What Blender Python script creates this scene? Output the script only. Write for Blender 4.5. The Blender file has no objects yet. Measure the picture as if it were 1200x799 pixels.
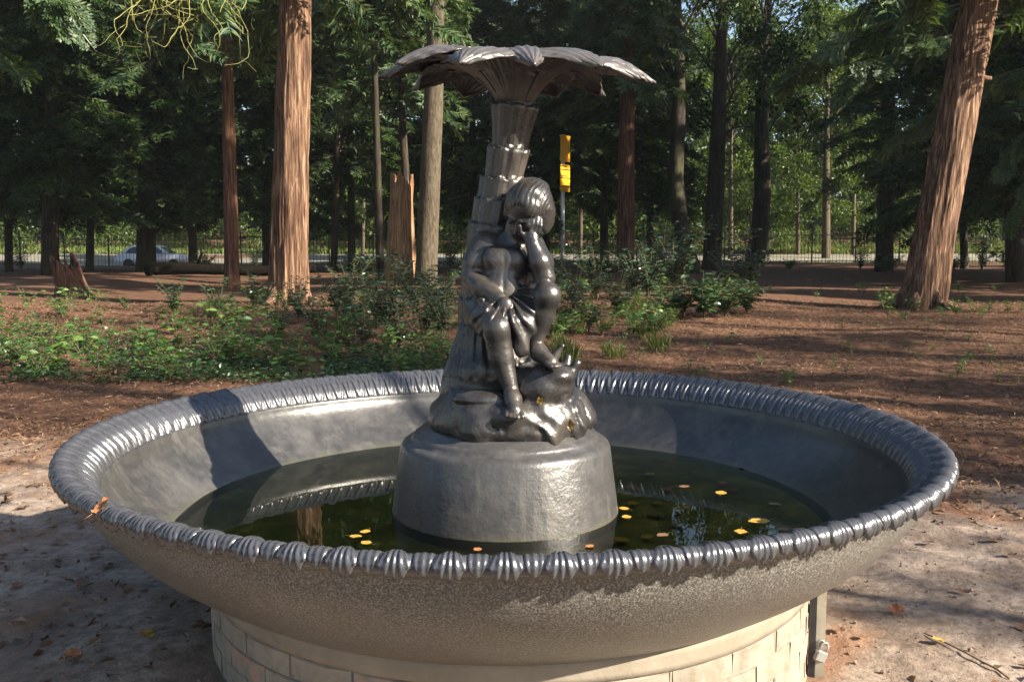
import bpy, bmesh, math, random
import numpy as np
from mathutils import Vector, Matrix

S = bpy.context.scene
COL = S.collection
R = math.radians
random.seed(7)
RNG = np.random.default_rng(7)

# ------------------------------------------------------------------ camera, sky, sun, exposure
CAM_D, CAM_H, FPX = 3.46, 1.466, 1100.0
CAM = np.array([0.0, -CAM_D, CAM_H])
PITCH, YAW = math.atan(114.5 / FPX), math.atan(8 / FPX)
cd = bpy.data.cameras.new('camera')
cam = bpy.data.objects.new('camera', cd)
COL.objects.link(cam)
cam.location = CAM
cam.rotation_euler = (math.pi / 2 - PITCH, 0, -YAW)
cd.sensor_width = 36
cd.lens = 36 * FPX / 1200
cd.clip_start, cd.clip_end = 0.05, 1500
S.camera = cam

SUN_AZ, SUN_EL = R(-26), R(29)            # azimuth measured from +x towards +y
sun_dir = Vector((math.cos(SUN_EL) * math.cos(SUN_AZ), math.cos(SUN_EL) * math.sin(SUN_AZ), math.sin(SUN_EL)))
W = bpy.data.worlds.new('World')
S.world = W
W.use_nodes = True
nt = W.node_tree
sky = nt.nodes.new('ShaderNodeTexSky')
sky.sky_type = 'NISHITA'
sky.sun_disc = False
sky.sun_elevation = SUN_EL
sky.sun_rotation = math.pi / 2 - SUN_AZ
sky.air_density, sky.dust_density, sky.ozone_density = 1.0, 1.2, 1.0
bg = nt.nodes['Background']
nt.links.new(sky.outputs[0], bg.inputs[0])
bg.inputs[1].default_value = 0.07
sl = bpy.data.lights.new('sun', 'SUN')
sl.energy, sl.angle, sl.color = 5.0, R(0.55), (1.0, 0.90, 0.74)
sun = bpy.data.objects.new('sun', sl)
COL.objects.link(sun)
sun.location = (20, -10, 25)
sun.rotation_euler = sun_dir.to_track_quat('Z', 'Y').to_euler()
vs = S.view_settings
vs.view_transform, vs.look, vs.exposure, vs.gamma = 'Standard', 'None', 1.75, 1.0
vs.use_curve_mapping = False
cy = S.cycles
cy.max_bounces, cy.diffuse_bounces, cy.glossy_bounces, cy.transmission_bounces, cy.transparent_max_bounces = 6, 3, 3, 4, 8
cy.caustics_reflective = cy.caustics_refractive = False
cy.use_denoising = True

# pixel of the 1200 x 799 photograph -> ray; used to find where things stand
_fw = np.array([math.sin(YAW) * math.cos(PITCH), math.cos(YAW) * math.cos(PITCH), -math.sin(PITCH)])
_rt = np.array([math.cos(YAW), -math.sin(YAW), 0.0])
_up = np.cross(_rt, _fw)


def at(px, py, y):
    d = _fw + _rt * (px - 600) / FPX + _up * (399.5 - py) / FPX
    return CAM + d * ((y - CAM[1]) / d[1])


# ------------------------------------------------------------------ helpers
def hash3(ix, iy, iz, seed=0):
    n = (ix * 374761393 + iy * 668265263 + iz * 2147483647 + seed * 1274126177) & 0xFFFFFFFF
    n = ((n ^ (n >> 13)) * 1274126177) & 0xFFFFFFFF
    return ((n ^ (n >> 16)) & 0xFFFF) / 32767.5 - 1.0


def noise(x, y, z, seed=0):
    x, y, z = np.broadcast_arrays(np.asarray(x, float), np.asarray(y, float), np.asarray(z, float))
    xi, yi, zi = np.floor(x).astype(np.int64), np.floor(y).astype(np.int64), np.floor(z).astype(np.int64)
    fx, fy, fz = x - xi, y - yi, z - zi
    fx, fy, fz = (t * t * (3 - 2 * t) for t in (fx, fy, fz))
    r = 0
    for a in (0, 1):
        wa = fx if a else 1 - fx
        for b in (0, 1):
            wb = fy if b else 1 - fy
            for c in (0, 1):
                r = r + wa * wb * (fz if c else 1 - fz) * hash3(xi + a, yi + b, zi + c, seed)
    return r


def fbm(x, y, z, oct=4, seed=0):
    r, a = 0, 1.0
    for o in range(oct):
        r = r + a * noise(x * 2 ** o, y * 2 ** o, z * 2 ** o, seed + o)
        a *= 0.5
    return r


def np_mesh(name, verts, faces, smooth=True):
    """verts (n,3); faces = list of (m,k) index arrays"""
    me = bpy.data.meshes.new(name)
    verts = np.ascontiguousarray(verts, dtype=np.float32)
    if not isinstance(faces, list):
        faces = [faces]
    faces = [np.asarray(f, dtype=np.int32) for f in faces if len(f)]
    me.vertices.add(len(verts))
    me.vertices.foreach_set('co', verts.ravel())
    nl = sum(f.size for f in faces)
    npoly = sum(len(f) for f in faces)
    me.loops.add(nl)
    me.loops.foreach_set('vertex_index', np.concatenate([f.ravel() for f in faces]))
    me.polygons.add(npoly)
    tot = np.concatenate([np.full(len(f), f.shape[1], np.int32) for f in faces])
    st = np.concatenate([[0], np.cumsum(tot)[:-1]]).astype(np.int32)
    me.polygons.foreach_set('loop_start', st)
    me.polygons.foreach_set('loop_total', tot)
    me.polygons.foreach_set('use_smooth', np.full(npoly, smooth, bool))
    me.update(calc_edges=True)
    me.validate()
    return me


def link(name, me, mat, parent=None, loc=(0, 0, 0), rot=(0, 0, 0), scale=(1, 1, 1)):
    o = bpy.data.objects.new(name, me)
    COL.objects.link(o)
    if mat is not None and len(me.materials) == 0:
        me.materials.append(mat)
    o.parent = parent
    o.location, o.rotation_euler = loc, rot
    o.scale = scale if hasattr(scale, '__len__') else (scale,) * 3
    return o


def tag(o, label, cat, group=None):
    o['label'], o['category'] = label, cat
    if group:
        o['group'] = group
    return o


def thing(name, label, cat, loc=(0, 0, 0), rz=0, group=None):
    o = bpy.data.objects.new(name, None)
    COL.objects.link(o)
    o.empty_display_size = 0.1
    o.location, o.rotation_euler = loc, (0, 0, rz)
    return tag(o, label, cat, group)


def kind(o, k):
    o['kind'] = k
    return o


def copy_tree(o, parent=None):
    c = o.copy()
    COL.objects.link(c)
    c.parent = parent
    for ch in list(o.children):
        copy_tree(ch, c)
    return c


def tube(path, radii, sides=10, cap=True, rad_fn=None):
    """path (n,3), radii (n,) -> verts, faces list"""
    path = np.asarray(path, float)
    n = len(path)
    radii = np.broadcast_to(np.asarray(radii, float), (n,))
    t = np.gradient(path, axis=0)
    t /= np.linalg.norm(t, axis=1)[:, None] + 1e-9
    ref = np.array([0.0, 0, 1.0]) if abs(t[:, 2]).mean() < 0.8 else np.array([1.0, 0, 0])
    u = np.cross(ref, t)
    u /= np.linalg.norm(u, axis=1)[:, None] + 1e-9
    v = np.cross(t, u)
    a = np.linspace(0, 2 * math.pi, sides, endpoint=False)
    rr = radii[:, None] * (np.ones((n, sides)) if rad_fn is None else rad_fn(n, a))
    V = path[:, None, :] + rr[..., None] * (np.cos(a)[None, :, None] * u[:, None, :] + np.sin(a)[None, :, None] * v[:, None, :])
    V = V.reshape(-1, 3)
    i, j = np.meshgrid(np.arange(n - 1), np.arange(sides), indexing='ij')
    j2 = (j + 1) % sides
    q = np.stack([i * sides + j, i * sides + j2, (i + 1) * sides + j2, (i + 1) * sides + j], -1).reshape(-1, 4)
    tri = np.zeros((0, 3), int)
    if cap:
        V = np.vstack([V, path[:1], path[-1:]])
        k = np.arange(sides)
        k2 = (k + 1) % sides
        b, e = n * sides, n * sides + 1
        tri = np.vstack([np.stack([np.full(sides, b), k2, k], -1), np.stack([np.full(sides, e), (n - 1) * sides + k, (n - 1) * sides + k2], -1)])
    return V, [q, tri]


class MB:
    """collects several shells into one mesh"""
    def __init__(s):
        s.v, s.q, s.t, s.n = [], [], [], 0

    def add(s, V, faces):
        V = np.asarray(V, float)
        for f in (faces if isinstance(faces, list) else [faces]):
            f = np.asarray(f)
            if len(f):
                (s.q if f.shape[1] == 4 else s.t).append(f + s.n)
        s.v.append(V)
        s.n += len(V)
        return s

    def box(s, lo, hi):
        lo, hi = np.array(lo, float), np.array(hi, float)
        V = np.array([[(hi if (k >> a) & 1 else lo)[a] for a in range(3)] for k in range(8)])
        return s.add(V, np.array([[0, 2, 3, 1], [4, 5, 7, 6], [0, 1, 5, 4], [2, 6, 7, 3], [0, 4, 6, 2], [1, 3, 7, 5]]))

    def mesh(s, name, smooth=True):
        f = []
        if s.q:
            f.append(np.vstack(s.q))
        if s.t:
            f.append(np.vstack(s.t))
        return np_mesh(name, np.vstack(s.v), f, smooth)


def lathe(profile, seg=128, closed=False, rfn=None):
    p = np.asarray(profile, float)
    n = len(p)
    a = np.linspace(0, 2 * math.pi, seg, endpoint=False)
    V = np.empty((n, seg, 3))
    V[..., 0] = p[:, 0][:, None] * np.cos(a)
    V[..., 1] = p[:, 0][:, None] * np.sin(a)
    V[..., 2] = p[:, 1][:, None]
    m = n if closed else n - 1
    i, j = np.meshgrid(np.arange(m), np.arange(seg), indexing='ij')
    i2, j2 = (i + 1) % n, (j + 1) % seg
    q = np.stack([i * seg + j, i * seg + j2, i2 * seg + j2, i2 * seg + j], -1).reshape(-1, 4)
    return V.reshape(-1, 3), q


def rot_from(axis_x, axis_z_hint):
    """(n,3) arrays -> (n,3,3) rows are local axes x,y,z in world"""
    x = axis_x / (np.linalg.norm(axis_x, axis=1)[:, None] + 1e-9)
    z = axis_z_hint - (axis_z_hint * x).sum(1)[:, None] * x
    z /= np.linalg.norm(z, axis=1)[:, None] + 1e-9
    y = np.cross(z, x)
    return np.stack([x, y, z], 1)


def scatter(templ_v, templ_f, pos, rot, size):
    """put a template (k,3) at every pos with rot (n,3,3) and size (n,) or (n,3)"""
    n, k = len(pos), len(templ_v)
    size = np.asarray(size, float)
    if size.ndim == 1:
        size = size[:, None]
    loc = templ_v[None] * size[:, None, :]
    V = np.einsum('nki,nij->nkj', loc, rot) + pos[:, None, :]
    out = []
    for f in (templ_f if isinstance(templ_f, list) else [templ_f]):
        out.append((f[None] + (np.arange(n) * k)[:, None, None]).reshape(-1, f.shape[1]))
    return V.reshape(-1, 3), out


# leaf templates: length 1 along +x, folded a little along the midrib
LEAF = (np.array([[0, 0, 0], [0.42, 0.27, 0.07], [1, 0, -0.08], [0.42, -0.27, 0.07]]), np.array([[0, 1, 2, 3]]))
LEAF6 = (np.array([[0, 0, 0], [0.25, 0.2, 0.05], [0.62, 0.24, 0.05], [1, 0, -0.1], [0.62, -0.24, 0.05], [0.25, -0.2, 0.05], [0.3, 0, 0], [0.65, 0, -0.01]]),
         [np.array([[0, 6, 1, 1], [0, 5, 6, 6]])[:, :3], np.array([[6, 7, 2, 1], [6, 5, 4, 7]]), np.array([[7, 3, 2], [7, 4, 3]])])


def spray_template(nside=7, sub=True, seed=1):
    """flat fern-like conifer spray, length 1 along +x, made of narrow blades"""
    rg = np.random.default_rng(seed)
    V, F = [], []

    def blade(p, d, l, w):
        d = d / np.linalg.norm(d)
        s = np.array([-d[1], d[0], 0]) * w
        b = len(V)
        V.extend([p, p + d * l * 0.45 + s, p + d * l + np.array([0, 0, -0.12 * l]), p + d * l * 0.45 - s])
        F.append([b, b + 1, b + 2, b + 3])
    blade(np.zeros(3), np.array([1.0, 0, 0]), 1.0, 0.022)
    for k in range(nside):
        x = 0.08 + 0.84 * k / nside
        L = 0.42 * math.sin(math.pi * (0.22 + 0.72 * k / nside)) * rg.uniform(0.8, 1.15)
        for sgn in (-1, 1):
            ang = sgn * rg.uniform(0.7, 1.0)
            p = np.array([x + rg.uniform(-.02, .02), 0, -0.05 * x])
            d = np.array([math.cos(ang), math.sin(ang), rg.uniform(-.25, .1)])
            blade(p, d, L, 0.03 if sub else 0.05)
            if sub:
                for m in range(3):
                    q = p + d * L * (0.25 + 0.25 * m)
                    for s2 in (-1, 1):
                        a2 = ang + s2 * 0.7
                        blade(q, np.array([math.cos(a2), math.sin(a2), rg.uniform(-.3, .1)]), L * (0.42 - 0.09 * m), 0.026)
    return np.array(V), np.array(F)


SPRAY_FINE = spray_template(7, True, 3)
SPRAY = spray_template(6, False, 5)


# ------------------------------------------------------------------ materials
def new_mat(name):
    m = bpy.data.materials.new(name)
    m.use_nodes = True
    t = m.node_tree
    return m, t, t.nodes['Principled BSDF'], t.nodes['Material Output']


def nd(t, typ, **kw):
    n = t.nodes.new(typ)
    for k, v in kw.items():
        if k in ('loc',):
            continue
        if hasattr(n, k):
            setattr(n, k, v)
        else:
            n.inputs[k].default_value = v
    return n


def ramp(t, fac, stops):
    r = t.nodes.new('ShaderNodeValToRGB')
    e = r.color_ramp.elements
    while len(e) < len(stops):
        e.new(0.5)
    for k, (p, c) in enumerate(stops):
        e[k].position = p
        e[k].color = (c[0], c[1], c[2], 1) if hasattr(c, '__len__') else (c, c, c, 1)
    t.links.new(fac, r.inputs[0])
    return r.outputs[0]


def coords(t, scale=(1, 1, 1), src='Object'):
    if src == 'World':
        g = t.nodes.new('ShaderNodeNewGeometry').outputs['Position']
    else:
        g = t.nodes.new('ShaderNodeTexCoord').outputs[src]
    m = t.nodes.new('ShaderNodeMapping')
    m.inputs['Scale'].default_value = scale
    t.links.new(g, m.inputs[0])
    return m.outputs[0]


def noise_n(t, vec, scale, detail=6, rough=0.6, dist=0.0):
    n = nd(t, 'ShaderNodeTexNoise')
    n.inputs['Scale'].default_value = scale
    n.inputs['Detail'].default_value = detail
    n.inputs['Roughness'].default_value = rough
    n.inputs['Distortion'].default_value = dist
    t.links.new(vec, n.inputs['Vector'])
    return n.outputs['Fac']


def mixc(t, fac, a, b, mode='MIX'):
    m = t.nodes.new('ShaderNodeMix')
    m.data_type = 'RGBA'
    m.blend_type = mode
    for i, v in ((0, fac), (6, a), (7, b)):
        if isinstance(v, (int, float)):
            m.inputs[i].default_value = v
        elif hasattr(v, '__len__'):
            m.inputs[i].default_value = (v[0], v[1], v[2], 1)
        else:
            t.links.new(v, m.inputs[i])
    return m.outputs[2]


def math_n(t, op, a, b=None, clamp=False):
    m = t.nodes.new('ShaderNodeMath')
    m.operation = op
    m.use_clamp = clamp
    for i, v in ((0, a), (1, b)):
        if v is None:
            continue
        if isinstance(v, (int, float)):
            m.inputs[i].default_value = v
        else:
            t.links.new(v, m.inputs[i])
    return m.outputs[0]


def bump(t, h, strength, dist, bsdf, prev=None):
    b = t.nodes.new('ShaderNodeBump')
    b.inputs['Strength'].default_value = strength
    b.inputs['Distance'].default_value = dist
    t.links.new(h, b.inputs['Height'])
    if prev is not None:
        t.links.new(prev, b.inputs['Normal'])
    if bsdf is not None:
        t.links.new(b.outputs[0], bsdf.inputs['Normal'])
    return b.outputs[0]


def simple_mat(name, stops, scale=8, rough=0.7, bscale=40, bstr=0.3, bdist=0.004, metal=0, stretch=(1, 1, 1), src='Object', spec=0.5):
    m, t, b, o = new_mat(name)
    v = coords(t, stretch, src)
    t.links.new(ramp(t, noise_n(t, v, scale), stops), b.inputs['Base Color'])
    b.inputs['Roughness'].default_value = rough
    b.inputs['Metallic'].default_value = metal
    b.inputs['Specular IOR Level'].default_value = spec
    if bstr:
        bump(t, noise_n(t, v, bscale), bstr, bdist, b)
    return m


def leaf_mat(name, stops, trans=0.35, gloss=0.25, rough=0.45, clump=0.6):
    """leaf: colour varies from blade to blade and from clump to clump, light passes through"""
    m, t, b, o = new_mat(name)
    t.nodes.remove(b)
    g = t.nodes.new('ShaderNodeNewGeometry')
    f = math_n(t, 'ADD', math_n(t, 'MULTIPLY', g.outputs['Random Per Island'], 0.6),
               math_n(t, 'MULTIPLY', noise_n(t, coords(t, (1, 1, 1), 'World'), clump, 3), 0.45))
    c = ramp(t, f, stops)
    d = t.nodes.new('ShaderNodeBsdfDiffuse')
    tr = t.nodes.new('ShaderNodeBsdfTranslucent')
    gl = t.nodes.new('ShaderNodeBsdfGlossy')
    gl.inputs['Roughness'].default_value = rough
    t.links.new(c, d.inputs[0])
    t.links.new(mixc(t, 1.0, c, (1.25, 1.2, 0.55), 'MULTIPLY'), tr.inputs[0])
    m1 = t.nodes.new('ShaderNodeMixShader')
    m1.inputs[0].default_value = trans
    t.links.new(d.outputs[0], m1.inputs[1])
    t.links.new(tr.outputs[0], m1.inputs[2])
    m2 = t.nodes.new('ShaderNodeMixShader')
    m2.inputs[0].default_value = gloss * 0.16
    t.links.new(m1.outputs[0], m2.inputs[1])
    t.links.new(gl.outputs[0], m2.inputs[2])
    t.links.new(m2.outputs[0], o.inputs[0])
    return m


def bark_mat(name, dark, mid, light, vs=(9, 9, 0.9), bdist=0.02, moss=None):
    m, t, b, o = new_mat(name)
    v = coords(t, vs)
    n1 = noise_n(t, v, 1.6, 8, 0.65, 0.6)
    n2 = noise_n(t, coords(t, (1, 1, 1)), 1.1, 4)
    c = ramp(t, n1, [(0.36, dark), (0.5, mid), (0.66, light)])
    c = mixc(t, math_n(t, 'MULTIPLY', n2, 0.5), c, [x * 0.55 for x in dark])
    if moss:
        c = mixc(t, ramp(t, noise_n(t, coords(t, (1, 1, 0.35)), 2.2, 6), [(0.5, 0.0), (0.66, 0.7)]), c, moss)
    t.links.new(c, b.inputs['Base Color'])
    b.inputs['Roughness'].default_value = 0.85
    b.inputs['Specular IOR Level'].default_value = 0.25
    bump(t, n1, 0.9, bdist, b)
    return m


M = {}
M['bark_red'] = bark_mat('bark_red', (0.04, 0.018, 0.012), (0.12, 0.056, 0.035), (0.26, 0.145, 0.092), (10, 10, 0.8), 0.035)
M['bark_cedar'] = bark_mat('bark_cedar', (0.028, 0.013, 0.008), (0.15, 0.08, 0.048), (0.40, 0.26, 0.165), (11, 11, 0.7), 0.04)
M['bark_dark'] = bark_mat('bark_dark', (0.014, 0.010, 0.008), (0.038, 0.027, 0.020), (0.085, 0.062, 0.045), moss=(0.045, 0.055, 0.018))
M['bark_grey'] = bark_mat('bark_grey', (0.042, 0.032, 0.021), (0.095, 0.074, 0.050), (0.17, 0.135, 0.095), (14, 14, 2.5), 0.008)
M['wood_raw'] = bark_mat('wood_raw', (0.10, 0.05, 0.024), (0.30, 0.165, 0.085), (0.50, 0.33, 0.19), (16, 16, 0.7), 0.015)
M['log_shaded'] = bark_mat('log_shaded', (0.005, 0.004, 0.003), (0.010, 0.008, 0.006), (0.022, 0.017, 0.012))  # near-black bark: the shade on the log is put into its colour
M['log_shaded'].node_tree.nodes['Principled BSDF'].inputs['Specular IOR Level'].default_value = 0.03
M['twig'] = simple_mat('twig', [(0.3, (0.07, 0.05, 0.03)), (0.7, (0.16, 0.12, 0.07))], 6, 0.8, 30, 0.3)
M['twig_moss'] = simple_mat('twig_moss', [(0.3, (0.13, 0.13, 0.035)), (0.7, (0.26, 0.25, 0.08))], 9, 0.8, 30, 0.3)
M['leaf_conifer'] = leaf_mat('leaf_conifer', [(0.15, (0.008, 0.017, 0.005)), (0.5, (0.017, 0.036, 0.008)), (0.85, (0.050, 0.082, 0.015))], 0.25, 0.12, 0.5)
M['leaf_cedar'] = leaf_mat('leaf_cedar', [(0.15, (0.024, 0.05, 0.024)), (0.5, (0.045, 0.09, 0.036)), (0.85, (0.11, 0.14, 0.05))], 0.3, 0.2, 0.45, 1.2)
M['leaf_broad'] = leaf_mat('leaf_broad', [(0.15, (0.035, 0.065, 0.015)), (0.5, (0.065, 0.11, 0.022)), (0.9, (0.13, 0.18, 0.04))], 0.45, 0.15, 0.4)
M['leaf_far'] = leaf_mat('leaf_far', [(0.15, (0.028, 0.052, 0.014)), (0.5, (0.055, 0.095, 0.022)), (0.9, (0.14, 0.175, 0.045))], 0.4, 0.1, 0.4, 0.15)
M['leaf_seedling'] = leaf_mat('leaf_seedling', [(0.15, (0.05, 0.125, 0.035)), (0.5, (0.085, 0.19, 0.05)), (0.9, (0.17, 0.26, 0.06))], 0.4, 0.2, 0.45)
M['leaf_holly'] = leaf_mat('leaf_holly', [(0.15, (0.02, 0.05, 0.03)), (0.5, (0.035, 0.08, 0.04)), (0.9, (0.07, 0.11, 0.05))], 0.15, 0.6, 0.22)
M['leaf_grass'] = leaf_mat('leaf_grass', [(0.1, (0.05, 0.08, 0.02)), (0.5, (0.09, 0.12, 0.03)), (0.9, (0.18, 0.17, 0.06))], 0.4, 0.1)
M['leaf_verge'] = leaf_mat('leaf_verge', [(0.1, (0.06, 0.11, 0.025)), (0.5, (0.11, 0.16, 0.04)), (0.9, (0.22, 0.24, 0.09))], 0.4, 0.1)
M['leaf_ivy'] = leaf_mat('leaf_ivy', [(0.1, (0.02, 0.055, 0.025)), (0.5, (0.04, 0.095, 0.035)), (0.9, (0.09, 0.14, 0.04))], 0.25, 0.35, 0.35)
M['litter'] = leaf_mat('litter', [(0.1, (0.07, 0.038, 0.025)), (0.5, (0.17, 0.10, 0.062)), (0.9, (0.32, 0.21, 0.13))], 0.1, 0.08, 0.6)
M['leaf_yellow'] = simple_mat('leaf_yellow', [(0.3, (0.36, 0.18, 0.025)), (0.7, (0.55, 0.36, 0.06))], 30, 0.5, 60, 0.3)
M['leaf_orange'] = simple_mat('leaf_orange', [(0.3, (0.28, 0.10, 0.04)), (0.7, (0.46, 0.20, 0.07))], 30, 0.5, 60, 0.3)
M['leaf_brown'] = simple_mat('leaf_brown', [(0.3, (0.12, 0.06, 0.035)), (0.7, (0.24, 0.13, 0.07))], 30, 0.6, 60, 0.3)


# ------------------------------------------------------------------ ground
def sstep(a, b, x):
    t_ = np.clip((x - a) / (b - a), 0, 1)
    return t_ * t_ * (3 - 2 * t_)


def gz(x, y, fine=True):
    x, y = np.asarray(x, float), np.asarray(y, float)
    z = 0.20 * sstep(3, 16, y) + 0.05 * sstep(16, 48, y) + 0.45 * np.clip((y - 51) / 11, 0, 1) + 1.0 * sstep(62, 76, y) + 1.2 * sstep(76, 110, y)
    z = z - 0.5 * np.exp(-((x + 21) / 7) ** 2) * sstep(48, 52, y) * (1 - sstep(57, 61, y))
    d = np.hypot(x, y)
    z = z + 0.10 * np.exp(-((x + 1.15) ** 2 / 0.3 + (y + 0.45) ** 2 / 0.4))          # earth banked against the plinth
    z = z + 0.05 * sstep(1.6, 4, d) * noise(x * .45, y * .45, 0, 11) + 0.10 * sstep(6, 14, y) * (1 - sstep(45, 52, y)) * noise(x * .22, y * .22, 0, 12)
    z = z + 0.16 * np.exp(-((x - 4.6) ** 2 / 2.2 + (y - 9.5) ** 2 / 0.5)) + 0.10 * np.exp(-((x - 3.9) ** 2 / 1.2 + (y - 3.4) ** 2 / 0.3))
    if fine:
        w = 1 - sstep(14, 24, np.hypot(x, y))
        z = z + w * (0.012 * noise(x * 2.6, y * 2.6, 0, 13) + 0.010 * noise(x * 7, y * 7, 0, 14) + 0.006 * np.abs(noise(x * 15, y * 15, 0, 15)) + 0.004 * noise(x * 33, y * 33, 0, 16))
    return z


def G(px, py):
    """where the ray through a photo pixel meets the ground"""
    d = _fw + _rt * (px - 600) / FPX + _up * (399.5 - py) / FPX
    t_ = np.linspace(1.5, 110, 8000)
    p = CAM + t_[:, None] * d
    hit = np.argmax(p[:, 2] < gz(p[:, 0], p[:, 1], False))
    q = p[hit] if hit else p[-1]
    return np.array([q[0], q[1], float(gz(q[0], q[1]))])


def warp(lo, hi, f0, f1, step, grow):
    a = list(np.arange(f0, f1, step))
    s_, x = step, f1
    while x < hi:
        a.append(x); s_ *= grow; x += s_
    a.append(hi)
    s_, x, b = step, f0, []
    while x > lo:
        s_ *= grow; x -= s_; b.append(x)
    b.append(lo)
    return np.array(b[::-1] + a)


gx = warp(-220, 220, -3.6, 3.6, 0.026, 1.028)
gy = warp(-60, 320, -2.4, 4.6, 0.026, 1.020)
GX, GY = np.meshgrid(gx, gy, indexing='ij')
GV = np.stack([GX, GY, gz(GX, GY)], -1).reshape(-1, 3)
i, j = np.meshgrid(np.arange(len(gx) - 1), np.arange(len(gy) - 1), indexing='ij')
ny_ = len(gy)
q = np.stack([i * ny_ + j, (i + 1) * ny_ + j, (i + 1) * ny_ + j + 1, i * ny_ + j + 1], -1).reshape(-1, 4)


def ground_mat():
    m, t, b, o = new_mat('forest_soil')
    v = coords(t, (1, 1, 1), 'World')
    sep = t.nodes.new('ShaderNodeSeparateXYZ')
    t.links.new(v, sep.inputs[0])
    sand = ramp(t, noise_n(t, v, 3.2, 8, 0.68), [(0.30, (0.15, 0.108, 0.082)), (0.48, (0.29, 0.222, 0.176)), (0.72, (0.46, 0.375, 0.31))])
    sand = mixc(t, ramp(t, noise_n(t, v, 22, 6, 0.7), [(0.42, 0.0), (0.62, 0.55)]), sand, (0.10, 0.075, 0.06))
    sand = mixc(t, ramp(t, noise_n(t, v, 1.3, 5, 0.6), [(0.54, 0.0), (0.66, 0.75)]), sand, (0.26, 0.135, 0.075))
    lit = ramp(t, noise_n(t, v, 9, 8, 0.75), [(0.3, (0.045, 0.022, 0.014)), (0.5, (0.12, 0.060, 0.036)), (0.72, (0.24, 0.135, 0.080))])
    # needle litter begins a few metres behind the basin
    e = math_n(t, 'ADD', math_n(t, 'MULTIPLY', sep.outputs[1], 0.5), math_n(t, 'MULTIPLY', noise_n(t, v, 0.9, 6, 0.65), 3.0))
    e = math_n(t, 'ADD', e, math_n(t, 'MULTIPLY', sep.outputs[0], 0.10))
    c = mixc(t, ramp(t, math_n(t, 'MULTIPLY', e, 0.2), [(0.46, 0.0), (0.60, 1.0)]), sand, lit)
    t.links.new(c, b.inputs['Base Color'])
    b.inputs['Roughness'].default_value = 0.92
    b.inputs['Specular IOR Level'].default_value = 0.2
    n1 = bump(t, noise_n(t, v, 14, 8, 0.7), 0.7, 0.03, None)
    bump(t, noise_n(t, v, 90, 5, 0.7), 0.6, 0.006, b, n1)
    return m


M['soil'] = ground_mat()
kind(link('ground', np_mesh('ground', GV, q), M['soil']), 'structure')

# road behind the fence and its verges
M['road'] = simple_mat('road', [(0.3, (0.14, 0.13, 0.10)), (0.7, (0.24, 0.22, 0.17))], 0.6, 0.85, 30, 0.2, src='World')
rx = np.linspace(-90, 90, 181)
ry = np.array([53.0, 55.0, 57.0, 59.0, 61.6])
RXg, RYg = np.meshgrid(rx, ry, indexing='ij')
v = np.stack([RXg, RYg, np.full_like(RXg, 0.425) + 0.0], -1)
v[..., 2] = gz(RXg, RYg, False) + 0.03
i, j = np.meshgrid(np.arange(180), np.arange(4), indexing='ij')
q = np.stack([i * 5 + j, (i + 1) * 5 + j, (i + 1) * 5 + j + 1, i * 5 + j + 1], -1).reshape(-1, 4)
kind(link('road', np_mesh('road', v.reshape(-1, 3), q), M['road']), 'structure')


def blades(pos, h0, h1, lean=0.35, w=0.25):
    n = len(pos)
    d = np.stack([RNG.normal(0, lean, n), RNG.normal(0, lean, n), np.ones(n)], 1)
    rot = rot_from(d, np.stack([RNG.normal(0, 1, n), RNG.normal(0, 1, n), np.zeros(n)], 1))
    sz = RNG.uniform(h0, h1, n)
    return scatter(LEAF[0] * np.array([1, w, 1]), LEAF[1], pos, rot, sz)


n = 26000
p = np.stack([RNG.uniform(-58, 58, n), 61.6 + 9 * RNG.random(n) ** 1.4, np.zeros(n)], 1)
p[:, 2] = gz(p[:, 0], p[:, 1], False)
v, f = blades(p, .15, .5, .5, .5)
kind(link('verge_grass', np_mesh('verge_grass', v, f, False), M['leaf_verge']), 'stuff')
n = 6000
p = np.stack([RNG.uniform(-58, 58, n), RNG.uniform(50.8, 53.1, n), np.zeros(n)], 1)
p[:, 2] = gz(p[:, 0], p[:, 1], False)
v, f = blades(p, .06, .22, .5, .5)
kind(link('fence_grass', np_mesh('fence_grass', v, f, False), M['leaf_verge']), 'stuff')

# ------------------------------------------------------------------ iron fence
FY = 50.2
fence = thing('iron_fence', 'long low iron railing fence with thin upright bars along the road', 'fence', (0, FY, 0))
M['fence'] = simple_mat('fence_paint', [(0.3, (0.012, 0.014, 0.012)), (0.7, (0.03, 0.033, 0.03))], 10, 0.5, 40, 0.2)
v, f = tube([(0, 0, 0), (0, 0, 1.8), (0, 0, 1.9)], [.011, .011, .002], 5)
bar_me = np_mesh('bar', v, f)
bar_me.materials.append(M['fence'])
for k in range(300):
    x = -29.9 + k * 0.2
    link('bar', bar_me, None, fence, (x, 0, float(gz(x, FY, False)) - 0.03))
post_me = MB().box((-.035, -.035, 0), (.035, .035, 2.0)).mesh('post', False)
post_me.materials.append(M['fence'])
for k in range(25):
    x = -30.0 + k * 2.5 + .0
    link('post', post_me, None, fence, (x, 0, float(gz(x, FY, False)) - 0.05))
for h in (0.18, 1.65):
    mb = MB()
    xs = np.linspace(-30, 30, 49)
    v, f = tube([(x, 0.018, float(gz(x, FY, False)) + h) for x in xs], .02, 5)
    link('rail', np_mesh('rail', v, f), M['fence'], fence)


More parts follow.
